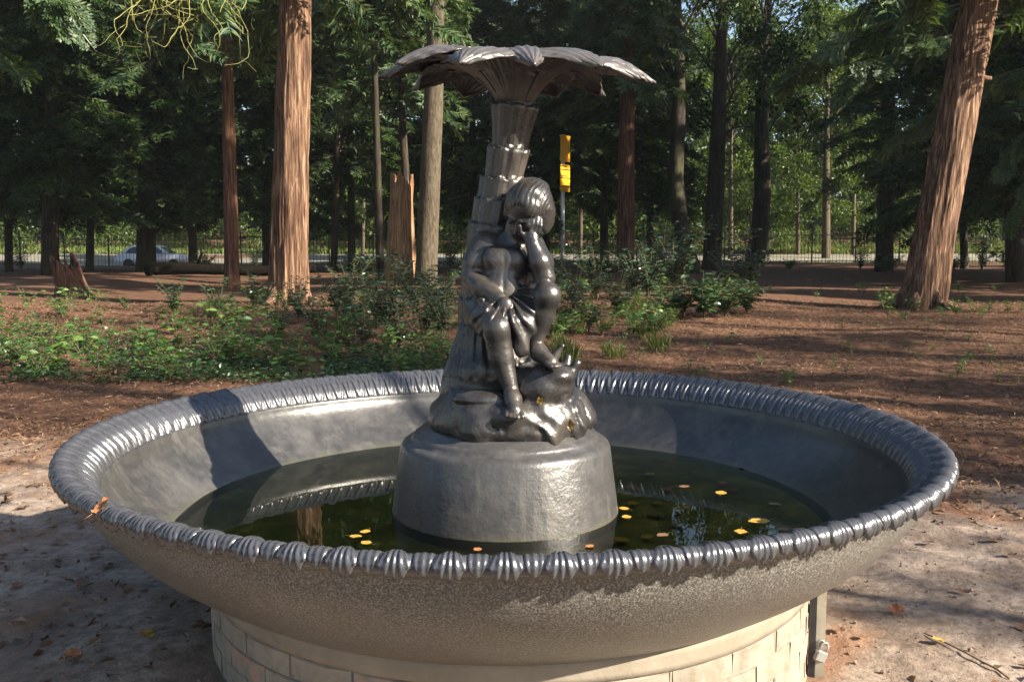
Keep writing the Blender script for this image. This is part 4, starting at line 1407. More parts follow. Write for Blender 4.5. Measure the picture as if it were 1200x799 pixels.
# ------------------------------------------------------------------ stumps and log
def stump(name, label, px, py, w, hpx, lean, seed, mat, jag, taper=.85):
    b = G(px, py)
    depth = (b - CAM) @ _fw
    rad, h = w / 2 / FPX * depth, hpx / FPX * depth
    o = thing(name, label, 'tree stump', tuple(b))
    n, sd = 30, 48
    hh = np.linspace(-.15, h, n)
    a = np.linspace(0, 2 * math.pi, sd, endpoint=False)
    A, Hg = np.meshgrid(a, hh)
    rr = rad * (1 - (1 - taper) * Hg / h) * (1 + .35 * np.exp(-np.maximum(Hg, 0) / (.18 * h))) * (1 + .10 * noise(np.cos(A) * 3, np.sin(A) * 3, Hg * 1.2, seed) + .05 * noise(np.cos(A) * 9, np.sin(A) * 9, Hg * 1.5, seed + 1))
    top = 1 - jag * (.5 + .5 * noise(np.cos(a) * 1.6 + 5, np.sin(a) * 1.6, 0, seed + 2) + .45 * noise(np.cos(a) * 6, np.sin(a) * 6, 0, seed + 3))
    Zz = np.where(Hg > 0, Hg * top[None, :], Hg)
    outer = np.stack([rr * np.cos(A) + lean * Zz, rr * np.sin(A), Zz], -1)
    inner = outer[::-1].copy()
    inner[..., 0] = (inner[..., 0] - lean * inner[..., 2]) * .72 + lean * inner[..., 2]
    inner[..., 1] *= .72
    inner[..., 2] -= .02
    V = np.vstack([outer.reshape(-1, 3), inner[:n // 2].reshape(-1, 3)])
    m_ = n + n // 2
    i, j = np.meshgrid(np.arange(m_ - 1), np.arange(sd), indexing='ij')
    j2 = (j + 1) % sd
    q = np.stack([i * sd + j, i * sd + j2, (i + 1) * sd + j2, (i + 1) * sd + j], -1).reshape(-1, 4)
    V = np.vstack([V, V[-sd:].mean(0)[None]])
    tri = np.stack([(m_ - 1) * sd + np.arange(sd), (m_ - 1) * sd + (np.arange(sd) + 1) % sd, np.full(sd, len(V) - 1)], -1)
    link('snag', np_mesh('snag', V, [q, tri]), M[mat], o)
    for k in range(4):
        an = k * 1.7 + seed
        pth = [(rad * .7 * math.cos(an), rad * .7 * math.sin(an), .12 * h), (rad * 1.5 * math.cos(an), rad * 1.5 * math.sin(an), .02), (rad * 2.3 * math.cos(an + .2), rad * 2.3 * math.sin(an + .2), -.08)]
        v, f = tube(pth, [rad * .35, rad * .25, rad * .1], 9)
        link('root', np_mesh('root', v, f), M['bark_red'], o)
    return o


stump('snapped_stump', 'tall pale orange stump with a splintered snapped top', 470, 333, 31, 128, .02, 3, 'wood_raw', .12, .84)
stump('hollow_stump', 'short broken red-brown stump leaning in the shade near the parked car', 88, 348, 34, 50, -.25, 9, 'bark_red', .45, .8)
b = G(275, 325)
lg = thing('fallen_log', 'dark fallen log lying behind the slender red cedar', 'log', tuple(b))
s_ = np.linspace(0, 1, 14)
v, f = tube(np.stack([-3.4 + 6.4 * s_, .6 * s_, .30 + .06 * np.sin(s_ * 7)], 1), (.24 - .08 * s_), 18, True, lambda n_, a: 1 + .10 * np.cos(a * 7)[None, :] + .05 * np.random.default_rng(1).normal(size=(n_, len(a))))
link('log', np_mesh('log', v, f), M['log_shaded'], lg)
v, f = tube([(-1.5, .2, .4), (-1.2, -.1, .9), (-1.25, -.2, 1.3)], [.07, .05, .02], 7)
link('branch_stub', np_mesh('branch_stub', v, f), M['log_shaded'], lg)

# ------------------------------------------------------------------ yellow sign
sb = at(659, 300, 38.0)
sb[2] = float(gz(sb[0], 38.0))
sg = thing('yellow_sign', 'tall grey post with two bright yellow sign panels near the fence', 'sign', tuple(sb), R(52))
M['sign_yellow'] = simple_mat('sign_yellow', [(0.3, (0.78, 0.36, 0.012)), (0.7, (0.85, 0.43, 0.02))], 3, 0.4, 40, 0.05, 0.001)
M['sign_post'] = simple_mat('sign_post', [(0.3, (0.50, 0.51, 0.53)), (0.7, (0.64, 0.65, 0.67))], 8, 0.45, 40, 0.1, metal=0.3)
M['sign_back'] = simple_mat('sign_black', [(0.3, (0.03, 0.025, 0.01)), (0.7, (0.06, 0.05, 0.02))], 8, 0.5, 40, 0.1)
hh = at(660, 158, 38.0)[2] - sb[2]
v, f = tube([(0, 0, -.3), (0, 0, hh)], .09, 12)
link('post', np_mesh('post', v, f), M['sign_post'], sg)


def panel(name, z0, z1, w, par, mat):
    bm = bmesh.new()
    bmesh.ops.create_cube(bm, size=1, matrix=Matrix.Translation((0, -.12, (z0 + z1) / 2)) @ Matrix.Diagonal((w, .035, z1 - z0, 1)))
    bmesh.ops.bevel(bm, geom=bm.edges[:], offset=.008, segments=2, affect='EDGES')
    me = bpy.data.meshes.new(name); bm.to_mesh(me); bm.free()
    return link(name, me, mat, par)


def zat(py):
    return at(660, py, 38.0)[2] - sb[2]


p1_ = panel('sign_panel', zat(190), zat(159), .72, sg, M['sign_yellow'])
p2_ = panel('sign_panel', zat(225), zat(193), .72, sg, M['sign_yellow'])
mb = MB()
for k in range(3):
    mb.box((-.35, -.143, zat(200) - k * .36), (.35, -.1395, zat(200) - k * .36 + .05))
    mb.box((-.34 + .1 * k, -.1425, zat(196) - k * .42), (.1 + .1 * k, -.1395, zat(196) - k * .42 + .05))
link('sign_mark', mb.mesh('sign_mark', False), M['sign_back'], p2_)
for z in (zat(160) + .05, zat(186), zat(220)):
    link('clamp', MB().box((-.12, -.1, z - .04), (.12, .1, z)).mesh('clamp', False), M['sign_post'], sg)

# ------------------------------------------------------------------ parked car
M['car_paint'] = simple_mat('car_paint', [(0.3, (0.62, 0.64, 0.68)), (0.7, (0.68, 0.70, 0.74))], 2, 0.22, 20, 0.0, spec=.6)
M['car_glass'] = simple_mat('car_glass', [(0.3, (0.02, 0.025, 0.03)), (0.7, (0.04, 0.045, 0.05))], 2, 0.05, 20, 0.0, spec=.8)
M['rubber'] = simple_mat('rubber', [(0.3, (0.012, 0.012, 0.012)), (0.7, (0.025, 0.025, 0.025))], 8, 0.8, 60, 0.2)
M['lamp_red'] = simple_mat('lamp_red', [(0.3, (0.35, 0.02, 0.02)), (0.7, (0.45, 0.03, 0.03))], 8, 0.2, 60, 0.0)
M['lamp_clear'] = simple_mat('lamp_clear', [(0.3, (0.6, 0.6, 0.6)), (0.7, (0.75, 0.75, 0.75))], 8, 0.15, 60, 0.0)
cb = at(182, 308, 54.4)
car = thing('parked_car', 'silver-white car parked on the road behind the fence and trunks', 'car', (cb[0], 54.4, float(gz(cb[0], 54.4, False)) + .03), R(2))


def extr(name, prof, y0, y1, mat, par, inset=0.0, bev=.05):
    bm = bmesh.new()
    n_ = len(prof)
    cx_, cz_ = np.mean(prof, 0)
    A_ = [bm.verts.new((x, y0, z)) for x, z in prof]
    B_ = [bm.verts.new((x, y1, z)) for x, z in prof]
    bm.faces.new(A_); bm.faces.new(B_[::-1])
    for k in range(n_):
        bm.faces.new((A_[k], B_[k], B_[(k + 1) % n_], A_[(k + 1) % n_])[::-1])
    if inset:
        for vv in bm.verts:
            t_ = (vv.co.z - min(p[1] for p in prof)) / (max(p[1] for p in prof) - min(p[1] for p in prof))
            vv.co.y *= 1 - inset * t_
    bmesh.ops.recalc_face_normals(bm, faces=bm.faces[:])
    if bev:
        bmesh.ops.bevel(bm, geom=bm.edges[:], offset=bev, segments=3, affect='EDGES')
    me = bpy.data.meshes.new(name); bm.to_mesh(me); bm.free()
    for p in me.polygons:
        p.use_smooth = True
    return link(name, me, mat, par)


low = [(-2.1, .28), (2.1, .28), (2.16, .55), (2.05, .78), (1.2, .90), (-1.75, .93), (-2.12, .82), (-2.18, .5)]
cabin = [(-1.75, .90), (1.15, .88), (.45, 1.38), (-.2, 1.45), (-1.1, 1.42), (-1.55, 1.2)]
bdy = extr('body', low, -.86, .86, M['car_paint'], car, 0, .06)
cbn = extr('cabin', cabin, -.80, .80, M['car_paint'], car, .22, .05)
for yy in (-1, 1):
    for pr in ([(-1.45, .95), (-.35, .95), (-.35, 1.34), (-1.05, 1.33), (-1.35, 1.18)], [(-.27, .95), (.9, .95), (.38, 1.30), (-.27, 1.35)]):
        bm = bmesh.new()
        vs_ = [bm.verts.new((x, yy * (.815 * (1 - .22 * (z - .88) / .57)), z)) for x, z in pr]
        bm.faces.new(vs_)
        r_ = bmesh.ops.extrude_face_region(bm, geom=bm.faces[:])
        for e in r_['geom']:
            if isinstance(e, bmesh.types.BMVert):
                e.co.y -= yy * .03
        me = bpy.data.meshes.new('window'); bm.to_mesh(me); bm.free()
        link('window', me, M['car_glass'], cbn)
for x0, x1, z0, z1 in ((1.10, .50, .93, 1.34), (-1.72, -1.56, .95, 1.2)):
    dx = .03 if x0 > 0 else -.03
    V = np.array([(x0 + dx, -.7, z0), (x0 + dx, .7, z0), (x1 + dx, .58, z1), (x1 + dx, -.58, z1), (x0 - dx, -.7, z0), (x0 - dx, .7, z0), (x1 - dx, .58, z1), (x1 - dx, -.58, z1)])
    link('windscreen', np_mesh('windscreen', V, np.array([[0, 1, 2, 3], [7, 6, 5, 4], [0, 4, 5, 1], [1, 5, 6, 2], [2, 6, 7, 3], [3, 7, 4, 0]]), False), M['car_glass'], cbn)
for x in (-1.32, 1.35):
    for yy in (-1, 1):
        v, f = lathe([(.0, -.09), (.26, -.09), (.31, -.06), (.31, .06), (.26, .09), (.0, .09)], 28)
        wh = link('wheel', np_mesh('tyre', v, f), M['rubber'], car, (x, yy * .80, .31), (R(90), 0, 0))
        v, f = lathe([(.0, -.105), (.05, -.105), (.19, -.098), (.2, -.08)], 20)
        link('rim', np_mesh('rim', v, f), M['steel'], wh, rot=(0, 0 if yy < 0 else math.pi, 0))
for yy in (-.62, .62):
    link('headlight', MB().box((2.04, yy - .16, .60), (2.135, yy + .16, .74)).mesh('headlight', False), M['lamp_clear'], car)
    link('tail_light', MB().box((-2.19, yy - .12, .62), (-2.10, yy + .12, .82)).mesh('tail_light', False), M['lamp_red'], car)
    link('mirror', MB().box((.72, yy * 1.42 - .07, .93), (.84, yy * 1.42 + .07, 1.05)).mesh('mirror', False), M['car_paint'], car)


# ------------------------------------------------------------------ undergrowth
def plant_mesh(seed, nstem, h, leaf, per, spread, templ=LEAF6, up=.35, pinnate=False):
    rg = np.random.default_rng(seed)
    stems = MB()
    P, D, Sz, N = [], [], [], []
    for k in range(nstem):
        a, l_ = rg.uniform(0, 6.28), h * rg.uniform(.6, 1.1)
        ex = spread * rg.uniform(.2, 1)
        s_ = np.linspace(0, 1, 6)
        pth = np.stack([ex * s_ ** 1.6 * math.cos(a), ex * s_ ** 1.6 * math.sin(a), l_ * (s_ - .18 * s_ ** 2)], 1)
        stems.add(*tube(pth, np.linspace(.006, .002, 6) * (h / .5) ** .5, 4, False))
        m = max(3, int(per * rg.uniform(.7, 1.3)))
        for q in range(m):
            t_ = .2 + .8 * (q + rg.random()) / m
            c = np.array([np.interp(t_, s_, pth[:, e]) for e in range(3)])
            an = q * 2.4 + rg.uniform(-.4, .4)
            d = np.array([math.cos(an), math.sin(an), rg.uniform(-.25, up)])
            if pinnate:
                ln = leaf * rg.uniform(2.2, 3.4)
                for w_ in range(5):
                    for sg_ in (-1, 1):
                        P.append(c + d * ln * (.25 + .18 * w_) - np.array([0, 0, .1 * ln * (w_ / 4) ** 2]))
                        D.append(d * .6 + sg_ * np.array([-d[1], d[0], 0]) + rg.normal(0, .1, 3))
                        N.append(rg.normal(0, .25, 3) + [0, 0, 1]); Sz.append(leaf * rg.uniform(.7, 1.1) * (1 - .1 * w_))
            else:
                P.append(c + d * .01); D.append(d); N.append(rg.normal(0, .35, 3) + [0, 0, 1]); Sz.append(leaf * rg.uniform(.6, 1.2))
    v, f = scatter(templ[0], templ[1], np.array(P), rot_from(np.array(D), np.array(N)), np.array(Sz))
    sm_ = stems.mesh('stem'); fm_ = np_mesh('foliage', v, f, False)
    return sm_, fm_


def plant_kind(seed, nstem, h, leaf, per, spread, mat, **kw):
    s_, f_ = plant_mesh(seed, nstem, h, leaf, per, spread, **kw)
    s_.materials.append(M['twig']); f_.materials.append(M[mat])
    return s_, f_


def put_plant(km, loc, sc, name, label, group=None, cat='plant'):
    o = thing(name, label, cat, tuple(loc), random.uniform(0, 6.28), group)
    o.scale = (sc,) * 3
    link('stem', km[0], None, o); link('foliage', km[1], None, o)
    return o


K_seed = [plant_kind(200 + k, 5 + k % 3, .42, .098, 7, .26, 'leaf_seedling') for k in range(4)]
K_rowan = [plant_kind(210 + k, 4, .45, .055, 5, .25, 'leaf_seedling', pinnate=True) for k in range(3)]
K_holly = [plant_kind(220 + k, 12, 1.0, .085, 32, .5, 'leaf_holly') for k in range(3)]
K_bush = [plant_kind(230 + k, 26, .6, .10, 14, .55, 'leaf_ivy') for k in range(2)]
K_tiny = [plant_kind(240 + k, 3, .16, .055, 5, .1, 'leaf_seedling') for k in range(3)]
K_grass = []
for k in range(3):
    RNG = np.random.default_rng(250 + k)
    n = 130
    p = np.stack([RNG.normal(0, .11, n), RNG.normal(0, .11, n), np.zeros(n)], 1)
    v, f = blades(p, .15, .48, .35, .09)
    me = np_mesh('blade_tuft', v, f, False); me.materials.append(M['leaf_grass'])
    K_grass.append(me)

random.seed(21)


def band(n_, x0, x1, y0, y1, pw=1.0):
    return [G(random.uniform(x0, x1), y0 + (y1 - y0) * random.random() ** pw) for _ in range(n_)]


LB1 = 'young green seedling with toothed oval leaves in the undergrowth behind the basin'
for p in band(80, -20, 520, 348, 446, .8):
    put_plant(random.choice(K_seed), p, random.uniform(.8, 1.5), 'leafy_seedling', LB1, 'seedlings behind the basin')
LB2 = 'feathery-leaved young rowan growing among the seedlings behind the basin'
for p in band(20, 0, 520, 350, 440):
    put_plant(random.choice(K_rowan), p, random.uniform(.8, 1.3), 'rowan_seedling', LB2, 'rowan seedlings behind the basin')
for p in [G(30, 432), G(60, 425), G(15, 405), G(110, 415)]:
    put_plant(random.choice(K_rowan), p, 1.35, 'rowan_seedling', LB2, 'rowan seedlings behind the basin')
LB3 = 'glossy dark holly sapling in the undergrowth at the foot of the forest trees'
for px, py, s_ in ((372, 405, .85), (405, 395, 1.0), (440, 385, 1.1), (470, 410, .8), (500, 395, 1.0), (515, 380, 1.1), (350, 380, .9), (395, 372, 1.0), (205, 372, .9), (555, 385, .7), (672, 365, 1.1), (700, 352, 1.4), (745, 350, 1.3), (722, 372, 1.0), (690, 392, .8), (300, 365, .9), (255, 372, .8), (330, 398, .8), (425, 410, .9), (455, 392, 1.2), (485, 372, 1.3), (520, 400, 1.0), (410, 360, 1.2), (655, 345, 1.3), (640, 372, .9), (665, 388, .8), (735, 338, 1.6), (760, 352, 1.5)):
    put_plant(random.choice(K_holly), G(px, py), s_ * 1.0, 'holly_sapling', LB3, 'holly saplings', 'shrub')
hb = [(775, 338, 2.3), (800, 335, 2.6), (790, 345, 1.8), (868, 335, 2.1), (880, 340, 1.6), (850, 342, 1.5)]
for k, (px, py, s_) in enumerate(hb):
    put_plant(K_holly[k % 3], G(px, py), s_, 'holly_shrub', 'tall pale-lit holly shrub in front of the dark mossy trunks', 'holly shrubs before the mossy trunks', 'shrub')
for k, (px, py, s_) in enumerate([(800, 372, 1.4), (825, 375, 1.6), (850, 372, 1.5), (875, 368, 1.2), (780, 374, 1.0)]):
    put_plant(K_bush[k % 2], G(px, py), s_, 'fern_bush', 'low dense dark green bush at the edge of the brown clearing', 'low dark bushes', 'shrub')
for p in band(70, 630, 790, 328, 400) + band(10, 400, 540, 330, 360):
    o = put_plant(random.choice(K_seed), p, random.uniform(.8, 1.3), 'leafy_sapling', 'yellow-green leafy sapling in the thicket behind the statue', 'saplings behind the statue')
RNG = np.random.default_rng(70)
for p in band(24, 655, 790, 330, 430):
    o = link('grass_tuft', random.choice(K_grass), None, None, tuple(p), (0, 0, random.uniform(0, 6)), random.uniform(.4, .8))
    tag(o, 'tuft of yellowish grass in the rough ground behind the basin', 'grass tuft', 'grass tufts behind the basin')
for p in band(24, 1000, 1200, 335, 372) + [G(1105, 375), G(1040, 372), G(1060, 376), G(1120, 370), G(1150, 372)]:
    put_plant(random.choice(K_seed), p, random.uniform(.6, 1.1), 'sunlit_seedling', 'sunlit pale green seedling around the foot of the leaning cedar', 'seedlings by the leaning cedar')
for p in band(62, 640, 1200, 362, 455) + band(12, 880, 1000, 320, 350):
    put_plant(random.choice(K_tiny), p, random.uniform(.6, 1.3), 'tiny_seedling', 'tiny seedling sprouting from the brown needle litter', 'tiny seedlings in the needle litter')
put_plant(K_seed[0], G(1137, 424), .45, 'bright_sprig', 'bright green leafy sprig alone on the bare brown soil', None)

# shrubs along the fence and light understory trees near the road
for k, (px, py, s_) in enumerate([(25, 318, 1.6), (70, 317, 1.3), (240, 317, 1.5), (300, 318, 1.3), (418, 318, 1.7), (440, 322, 1.4), (528, 320, 2.0), (545, 330, 1.6), (575, 322, 1.8), (610, 322, 1.7), (640, 320, 1.5), (690, 322, 1.7), (715, 328, 1.5), (765, 322, 1.8), (800, 325, 1.4), (1008, 318, 1.5), (1040, 322, 1.6), (1115, 320, 1.4), (1150, 319, 1.8), (1185, 322, 2.0), (925, 316, 1.0)]):
    put_plant((K_bush if k % 3 else K_holly)[k % 2], G(px, py), s_, 'roadside_shrub', 'leafy shrub growing in front of the iron railing', 'shrubs before the railing', 'shrub')
for k, (px, lab) in enumerate([(935, 'slim young tree with sunlit pale leaves across the road in the open gap'), (1000, 'young broadleaf tree across the road behind the brown conifer'), (680, 'young broadleaf tree across the road right of the yellow sign'), (425, 'young broadleaf tree across the road between the thin trunks'), (880, 'young broadleaf tree across the road behind the dark mossy trunks')]):
    tree('young_tree', lab, px, 299, 5, px + random.uniform(-8, 8), 'bark_grey', 'bro_low', 12, 120 + k, .05, .1, cz=random.uniform(0, 1.5), cs=random.uniform(.8, 1.1), leaf='leaf_broad')

# hanging leaf sprays at the foot of the brown conifer, and creeping ground cover
RNG = np.random.default_rng(71)
n = 12000
pts = []
while len(pts) < n:
    px, py = RNG.uniform(-20, 560), 372 + 78 * RNG.random() ** .8
    x, y = px, py
    if noise(px * .022, py * .05, 0, 33) + .25 * (py > 410) > -.05:
        pts.append((px, py))
pts = np.array(pts)
d = _fw + np.outer((pts[:, 0] - 600) / FPX, _rt) + np.outer((399.5 - pts[:, 1]) / FPX, _up)
t_ = (CAM_H - .12) / -d[:, 2]
for _ in range(6):
    P = CAM + d * t_[:, None]
    t_ = (CAM_H - gz(P[:, 0], P[:, 1], False)) / -d[:, 2]
P = CAM + d * t_[:, None]
P[:, 2] = gz(P[:, 0], P[:, 1]) + RNG.uniform(.01, .10, n)
rot = rot_from(np.stack([RNG.normal(size=n), RNG.normal(size=n), RNG.uniform(-.2, .4, n)], 1), np.array([0, 0, 1.0]) + RNG.normal(0, .4, (n, 3)))
v, f = scatter(LEAF6[0], LEAF6[1], P, rot, RNG.uniform(.035, .075, n))
kind(link('ivy_ground_cover', np_mesh('ivy_ground_cover', v, f, False), M['leaf_ivy']), 'stuff')


# litter: needles, twigs and leaf scraps
def litter(name, n, x0, x1, y0, y1, l0, l1, w, keep, mat, lift=.012):
    x, y = RNG.uniform(x0, x1, n), RNG.uniform(y0, y1, n)
    k = keep(x, y) & (np.hypot(x, y) > 1.1)
    x, y = x[k], y[k]
    m = len(x)
    P = np.stack([x, y, gz(x, y) + RNG.uniform(.001, lift, m)], 1)
    rot = rot_from(np.stack([RNG.normal(size=m), RNG.normal(size=m), RNG.normal(0, .22, m)], 1), np.array([0, 0, 1.0]) + RNG.normal(0, .5, (m, 3)))
    v, f = scatter(LEAF[0] * np.array([1, w, 1.6]), LEAF[1], P, rot, RNG.uniform(l0, l1, m))
    return kind(link(name, np_mesh(name, v, f, False), M[mat]), 'stuff')


litter('needle_litter', 120000, -12, 14, 1.5, 17, .03, .11, .22, lambda x, y: (y * .5 + x * .10 + 3 * .5 * noise(x * .5, y * .5, 0, 41)) > 1.0 + .7 * RNG.random(len(x)), 'litter', .03)
litter('leaf_scraps', 7000, -4.5, 6, -2.2, 4.5, .018, .07, .8, lambda x, y: noise(x * 1.1, y * 1.1, 0, 43) > -.35, 'litter')
# soil crumbs on the trampled earth
RNG = np.random.default_rng(73)
n = 16000
x, y = RNG.uniform(-4.5, 6, n), RNG.uniform(-2.3, 5, n)
k = np.hypot(x, y) > 1.1
x, y = x[k], y[k]
ico = np.array([(1, 0, 0), (-1, 0, 0), (0, 1, 0), (0, -1, 0), (0, 0, 1), (0, 0, -1.)])
icf = np.array([(0, 2, 4), (2, 1, 4), (1, 3, 4), (3, 0, 4), (2, 0, 5), (1, 2, 5), (3, 1, 5), (0, 3, 5)])
m = len(x)
sz = RNG.lognormal(-5.5, .5, m)[:, None] * RNG.uniform(.6, 1.3, (m, 3))
v, f = scatter(ico, icf, np.stack([x, y, gz(x, y) + sz[:, 2] * .3], 1), rot_from(RNG.normal(size=(m, 3)), RNG.normal(size=(m, 3))), np.minimum(sz, .011))
kind(link('soil_crumbs', np_mesh('soil_crumbs', v, f, False), M['soil']), 'stuff')
# twigs lying about
for k, (px, py, l_, a) in enumerate([(1130, 770, .2, 1.9), (560 + 60, 395, .5, .2), (880, 432, .7, .15), (345, 455, .35, .4), (60, 520, .6, .1), (1010, 395, .7, .3), (590 + 240, 396, .9, .25)]):
    p = G(px, py)
    s_ = np.linspace(-1, 1, 7)
    xs, ys = p[0] + l_ * s_ * math.cos(a), p[1] + l_ * s_ * math.sin(a) + .05 * l_ * np.sin(s_ * 4 + k)
    v, f = tube(np.stack([xs - p[0], ys - p[1], gz(xs, ys) - p[2] + .006 + .02 * l_ * (1 - s_ ** 2)], 1), np.linspace(.0042, .002, 7), 5)
    tag(link('twig', np_mesh('twig', v, f), M['twig'], None, tuple(p)), 'thin bare twig lying on the ground around the fountain', 'twig', 'twigs on the ground')


# ------------------------------------------------------------------ single fallen leaves
def leaf_mesh(seed, lobed=True):
    rg = np.random.default_rng(seed)
    n_ = 26
    a = np.linspace(0, 2 * math.pi, n_, endpoint=False)
    r_ = (.36 + .12 * np.cos(a) + (.035 * np.cos(a * 5 + .3) if lobed else 0)) * (1 + rg.normal(0, .05, n_))
    V = [(r_[k] * math.cos(a[k]), r_[k] * .8 * math.sin(a[k]), .03 * rg.normal() + .16 * abs(math.sin(a[k])) * r_[k] + .10 * math.cos(a[k]) ** 2) for k in range(n_)]
    V.append((0.02, 0, 0))
    T = [(k, (k + 1) % n_, n_) for k in range(n_)]
    stem, sf = tube([(-.3, 0, .08), (-.48, .02, .1), (-.62, .05, .12)], [.012, .01, .008], 4)
    return MB().add(np.array(V), np.array(T)).add(stem, sf).mesh('fallen_leaf')


LM = {}
for q in ('leaf_yellow', 'leaf_orange', 'leaf_brown'):
    LM[q] = []
    for k in range(3):
        me = leaf_mesh(300 + k + len(q), k != 2)
        me.materials.append(M[q])
        LM[q].append(me)


def fleaf(loc, size, mat, label, rz=None, tilt=(0, 0), group=None):
    o = link('fallen_leaf', random.choice(LM[mat]), None, None, loc, (tilt[0], tilt[1], random.uniform(0, 6.28) if rz is None else rz), size)
    return tag(o, label, 'leaf', group)


def gleaf(px, py, size, mat, label, group=None):
    p = G(px, py)
    p[2] += .012
    return fleaf(tuple(p), size, mat, label, None, (random.uniform(-.25, .25), random.uniform(-.25, .25)), group)


gleaf(171, 752, .075, 'leaf_yellow', 'single yellow leaf on the shaded grey earth by the plinth')
gleaf(84, 778, .085, 'leaf_orange', 'large orange-brown leaf on the shaded grey earth')
gleaf(1101, 758, .065, 'leaf_yellow', 'yellow curled leaf on the muddy ground beyond the padlock')
gleaf(1052, 722, .09, 'leaf_orange', 'tan upturned leaf on the red-brown soil patch')
gleaf(1180, 548, .08, 'leaf_orange', 'orange leaf on the bright sunlit earth beside the basin')
for px, py in ((100, 690), (112, 655), (70, 640), (60, 735), (130, 668), (150, 695), (30, 600), (1185, 655), (1165, 640), (1130, 700), (985, 745), (1010, 752), (1195, 740), (40, 545), (120, 645), (20, 690), (95, 620), (1090, 640), (1140, 590)):
    gleaf(px, py, random.uniform(.05, .085), 'leaf_brown', 'brown dead leaf on the trampled earth around the fountain', 'brown leaves on the earth')


def wleaf(px, py, size, mat, label, group=None):
    d = _fw + _rt * (px - 600) / FPX + _up * (399.5 - py) / FPX
    p = CAM + d * ((Z_WATER + .003 - CAM[2]) / d[2])
    o = fleaf(tuple(p), size, mat, label, None, (0, 0), group)
    o.scale = (size, size, size * .25)
    return o


for px, py in ((429, 622), (415, 628), (431, 636), (733, 596), (735, 606)):
    wleaf(px, py, .055, 'leaf_yellow', 'yellow leaf floating on the water next to the pedestal drum', 'yellow leaves afloat by the drum')
for px, py in ((560, 644), (690, 640)):
    wleaf(px, py, .045, 'leaf_orange', 'small orange leaf caught against the foot of the pedestal drum', 'orange leaves at the drum foot')
for px, py, s_ in ((893, 610, .10), (845, 578, .07), (800, 570, .06), (868, 622, .07), (778, 626, .06), (870, 548, .06), (905, 590, .06), (920, 620, .055)):
    wleaf(px, py, s_, 'leaf_brown' if s_ < .07 else 'leaf_yellow', 'dull leaf floating on the green water between drum and right-hand basin wall', 'leaves afloat on the green water')
# leaves lying on the basin floor under the water
RNG = np.random.default_rng(77)
for k in range(46):
    a, r_ = RNG.uniform(-1.1, 2.2), RNG.uniform(.5, 1.0)
    o = fleaf((r_ * math.cos(a), r_ * math.sin(a), .461), RNG.uniform(.05, .09), random.choice(['leaf_yellow', 'leaf_orange', 'leaf_brown']), 'sunken leaf lying on the basin floor under the water', None, (0, 0), 'sunken leaves in the basin')
    o.scale[2] = .02
# leaves on the statue and on the rim
bpy.context.view_layer.update()


def drop(px, py, size, mat, label, objs, sink=.0):
    d = Vector(_fw + _rt * (px - 600) / FPX + _up * (399.5 - py) / FPX).normalized()
    best = None
    for o in objs:
        ok, loc, nor, _ = o.ray_cast(Vector(CAM), d)
        if ok and (best is None or (loc - Vector(CAM)).length < (best[0] - Vector(CAM)).length):
            best = (loc, nor)
    if best is None:
        return
    loc, nor = best
    o = link('fallen_leaf', random.choice(LM[mat]), None, None, tuple(loc + nor * .003), nor.to_track_quat('Z', 'X').to_euler(), size)
    tag(o, label, 'leaf')


mound = bpy.data.objects['rock_mound']
drop(633, 470, .036, 'leaf_yellow', 'small yellow leaf on the rock just below the raised foot', [mound])
drop(669, 497, .050, 'leaf_yellow', 'yellow leaf stuck low on the right flank of the statue rock', [mound])
drop(118, 597, .07, 'leaf_orange', 'reddish leaf lying on the rim leaves of the basin', [rim])
drop(992, 592, .06, 'leaf_orange', 'orange leaf stuck on the inner wall of the basin above the water', [bpy.data.objects['inner_wall']])


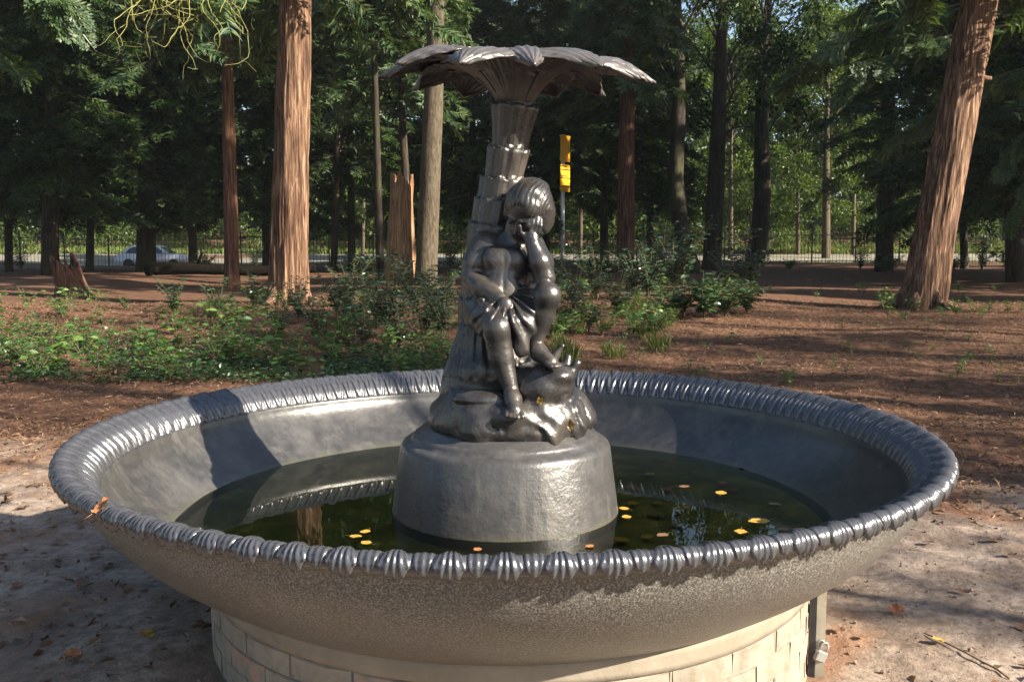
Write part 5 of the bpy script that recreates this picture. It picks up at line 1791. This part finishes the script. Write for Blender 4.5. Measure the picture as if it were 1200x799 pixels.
# ------------------------------------------------------------------ near boughs hanging into the picture
def bough_tree(name, label, xy, boughs, seed, mat, w=.5, twigs=None, dens=1.0, templ=SPRAY_FINE):
    b = np.array([xy[0], xy[1], float(gz(*xy))])
    o = thing(name, label, 'tree', tuple(b))
    v, f = trunk_tube(np.array([(0, 0, -.3), (0, 0, 1), (.05, 0, 3), (.1, 0, 6), (0, 0, 12)]), w / 2, 28, .14, seed, .35)
    link('trunk', np_mesh('trunk', v, f), M['bark_red'], o)
    rg = np.random.default_rng(seed)
    for (p0, p1, p2, n_, size) in boughs:
        p0, p1, p2 = (np.array(p, float) - b for p in (p0, p1, p2))
        s_ = np.linspace(0, 1, 16)[:, None]
        pth = (1 - s_) ** 2 * p0 + 2 * s_ * (1 - s_) * p1 + s_ ** 2 * p2
        L = np.linalg.norm(p2 - p0)
        v, f = tube(pth, np.linspace(.045, .008, 16), 7, True)
        br = link('bough', np_mesh('bough', v, f), M['twig'], o)
        n_ = int(n_ * dens)
        tt = .12 + .88 * rg.random(n_) ** .8
        c = np.stack([np.interp(tt, s_[:, 0], pth[:, k]) for k in range(3)], 1)
        dr = (p2 - p0) / L
        sd = np.cross(dr, [0, 0, 1.0]); sd /= np.linalg.norm(sd)
        d = dr * .7 + sd * rg.choice([-1, 1], n_)[:, None] * rg.uniform(.2, 1.1, n_)[:, None] + np.array([0, 0, -1]) * rg.uniform(.05, 1.2, n_)[:, None]
        v, f = scatter(templ[0], templ[1], c + rg.normal(0, .05, (n_, 3)), rot_from(d, np.array([0, 0, 1.0]) + rg.normal(0, .5, (n_, 3))), rg.uniform(.6, 1.25, n_) * size)
        link('foliage', np_mesh('foliage', v, f, False), M[mat], br)
    for (p0, p1, n_) in (twigs or []):
        p0, p1 = np.array(p0, float) - b, np.array(p1, float) - b
        mb = MB()
        mb.add(*tube([p0, (p0 + p1) / 2 + [0, 0, .1], p1], [.02, .016, .012], 6))
        for k in range(n_):
            q = p0 + (p1 - p0) * rg.random()
            vel = np.array([rg.normal(0, .5), rg.normal(0, .4), -1.0])
            pts = [q]
            for e in range(14):
                vel = vel + rg.normal(0, .34, 3) + np.array([0, 0, .13 * (e > 6)])
                vel /= np.linalg.norm(vel)
                pts.append(pts[-1] + vel * .085)
            mb.add(*tube(np.array(pts), np.linspace(.006, .002, 15), 5, False))
        link('bare_twigs', mb.mesh('bare_twigs'), M['twig_moss'], o)
    return o


bough_tree('overhanging_cedar', 'cedar with fine boughs and bare mossy twigs hanging in at the upper left', (-8.6, 7.6),
           [((-8.5, 7.6, 5.6), (-6.5, 8.0, 5.3), (-5.2, 8.0, 4.25), 46, .62), ((-8.5, 7.6, 4.9), (-7.0, 8.2, 4.7), (-6.2, 8.6, 3.7), 40, .6), ((-8.5, 7.6, 6.3), (-5.8, 8.2, 5.9), (-3.9, 8.4, 4.65), 48, .6),
            ((-8.5, 7.6, 4.4), (-7.6, 8.0, 4.1), (-6.9, 8.2, 3.0), 34, .55), ((-8.5, 7.6, 5.2), (-7.4, 7.2, 5.0), (-6.3, 7.0, 4.3), 36, .6)],
           81, 'leaf_cedar', .6, [((-4.35, 8.0, 4.30), (-3.05, 8.0, 4.42), 30), ((-4.45, 8.0, 4.95), (-4.40, 8.0, 4.08), 3)])
bough_tree('overhanging_fir', 'fir with drooping boughs hanging in at the upper right beside the leaning cedar', (12.6, 17.6),
           [((12.4, 17.6, 6.2), (10.2, 18.5, 6.6), (7.6, 18.0, 5.1), 60, .75), ((12.4, 17.6, 5.4), (11.0, 19.0, 5.6), (9.6, 20.0, 3.9), 50, .75), ((12.4, 17.6, 7.0), (9.5, 19.5, 7.2), (7.0, 20.5, 5.6), 60, .8),
            ((12.4, 17.6, 4.6), (12.0, 18.0, 4.5), (11.2, 18.0, 3.1), 40, .7), ((12.4, 17.6, 3.6), (12.0, 17.5, 3.6), (11.4, 17.7, 2.2), 36, .7)],
           82, 'leaf_cedar', .6, None, 1.0, SPRAY_FINE)

# ------------------------------------------------------------------ morning air
hz, t, b, o = new_mat('haze')
t.nodes.remove(b)
vol = t.nodes.new('ShaderNodeVolumePrincipled')
vol.inputs['Color'].default_value = (0.80, 0.92, 0.95, 1)
vol.inputs['Density'].default_value = 0.00035
vol.inputs['Anisotropy'].default_value = 0.2
t.links.new(vol.outputs[0], o.inputs['Volume'])
kind(link('haze', MB().box((-225, -65, -1.6), (225, 325, 38)).mesh('haze', False), hz), 'stuff')
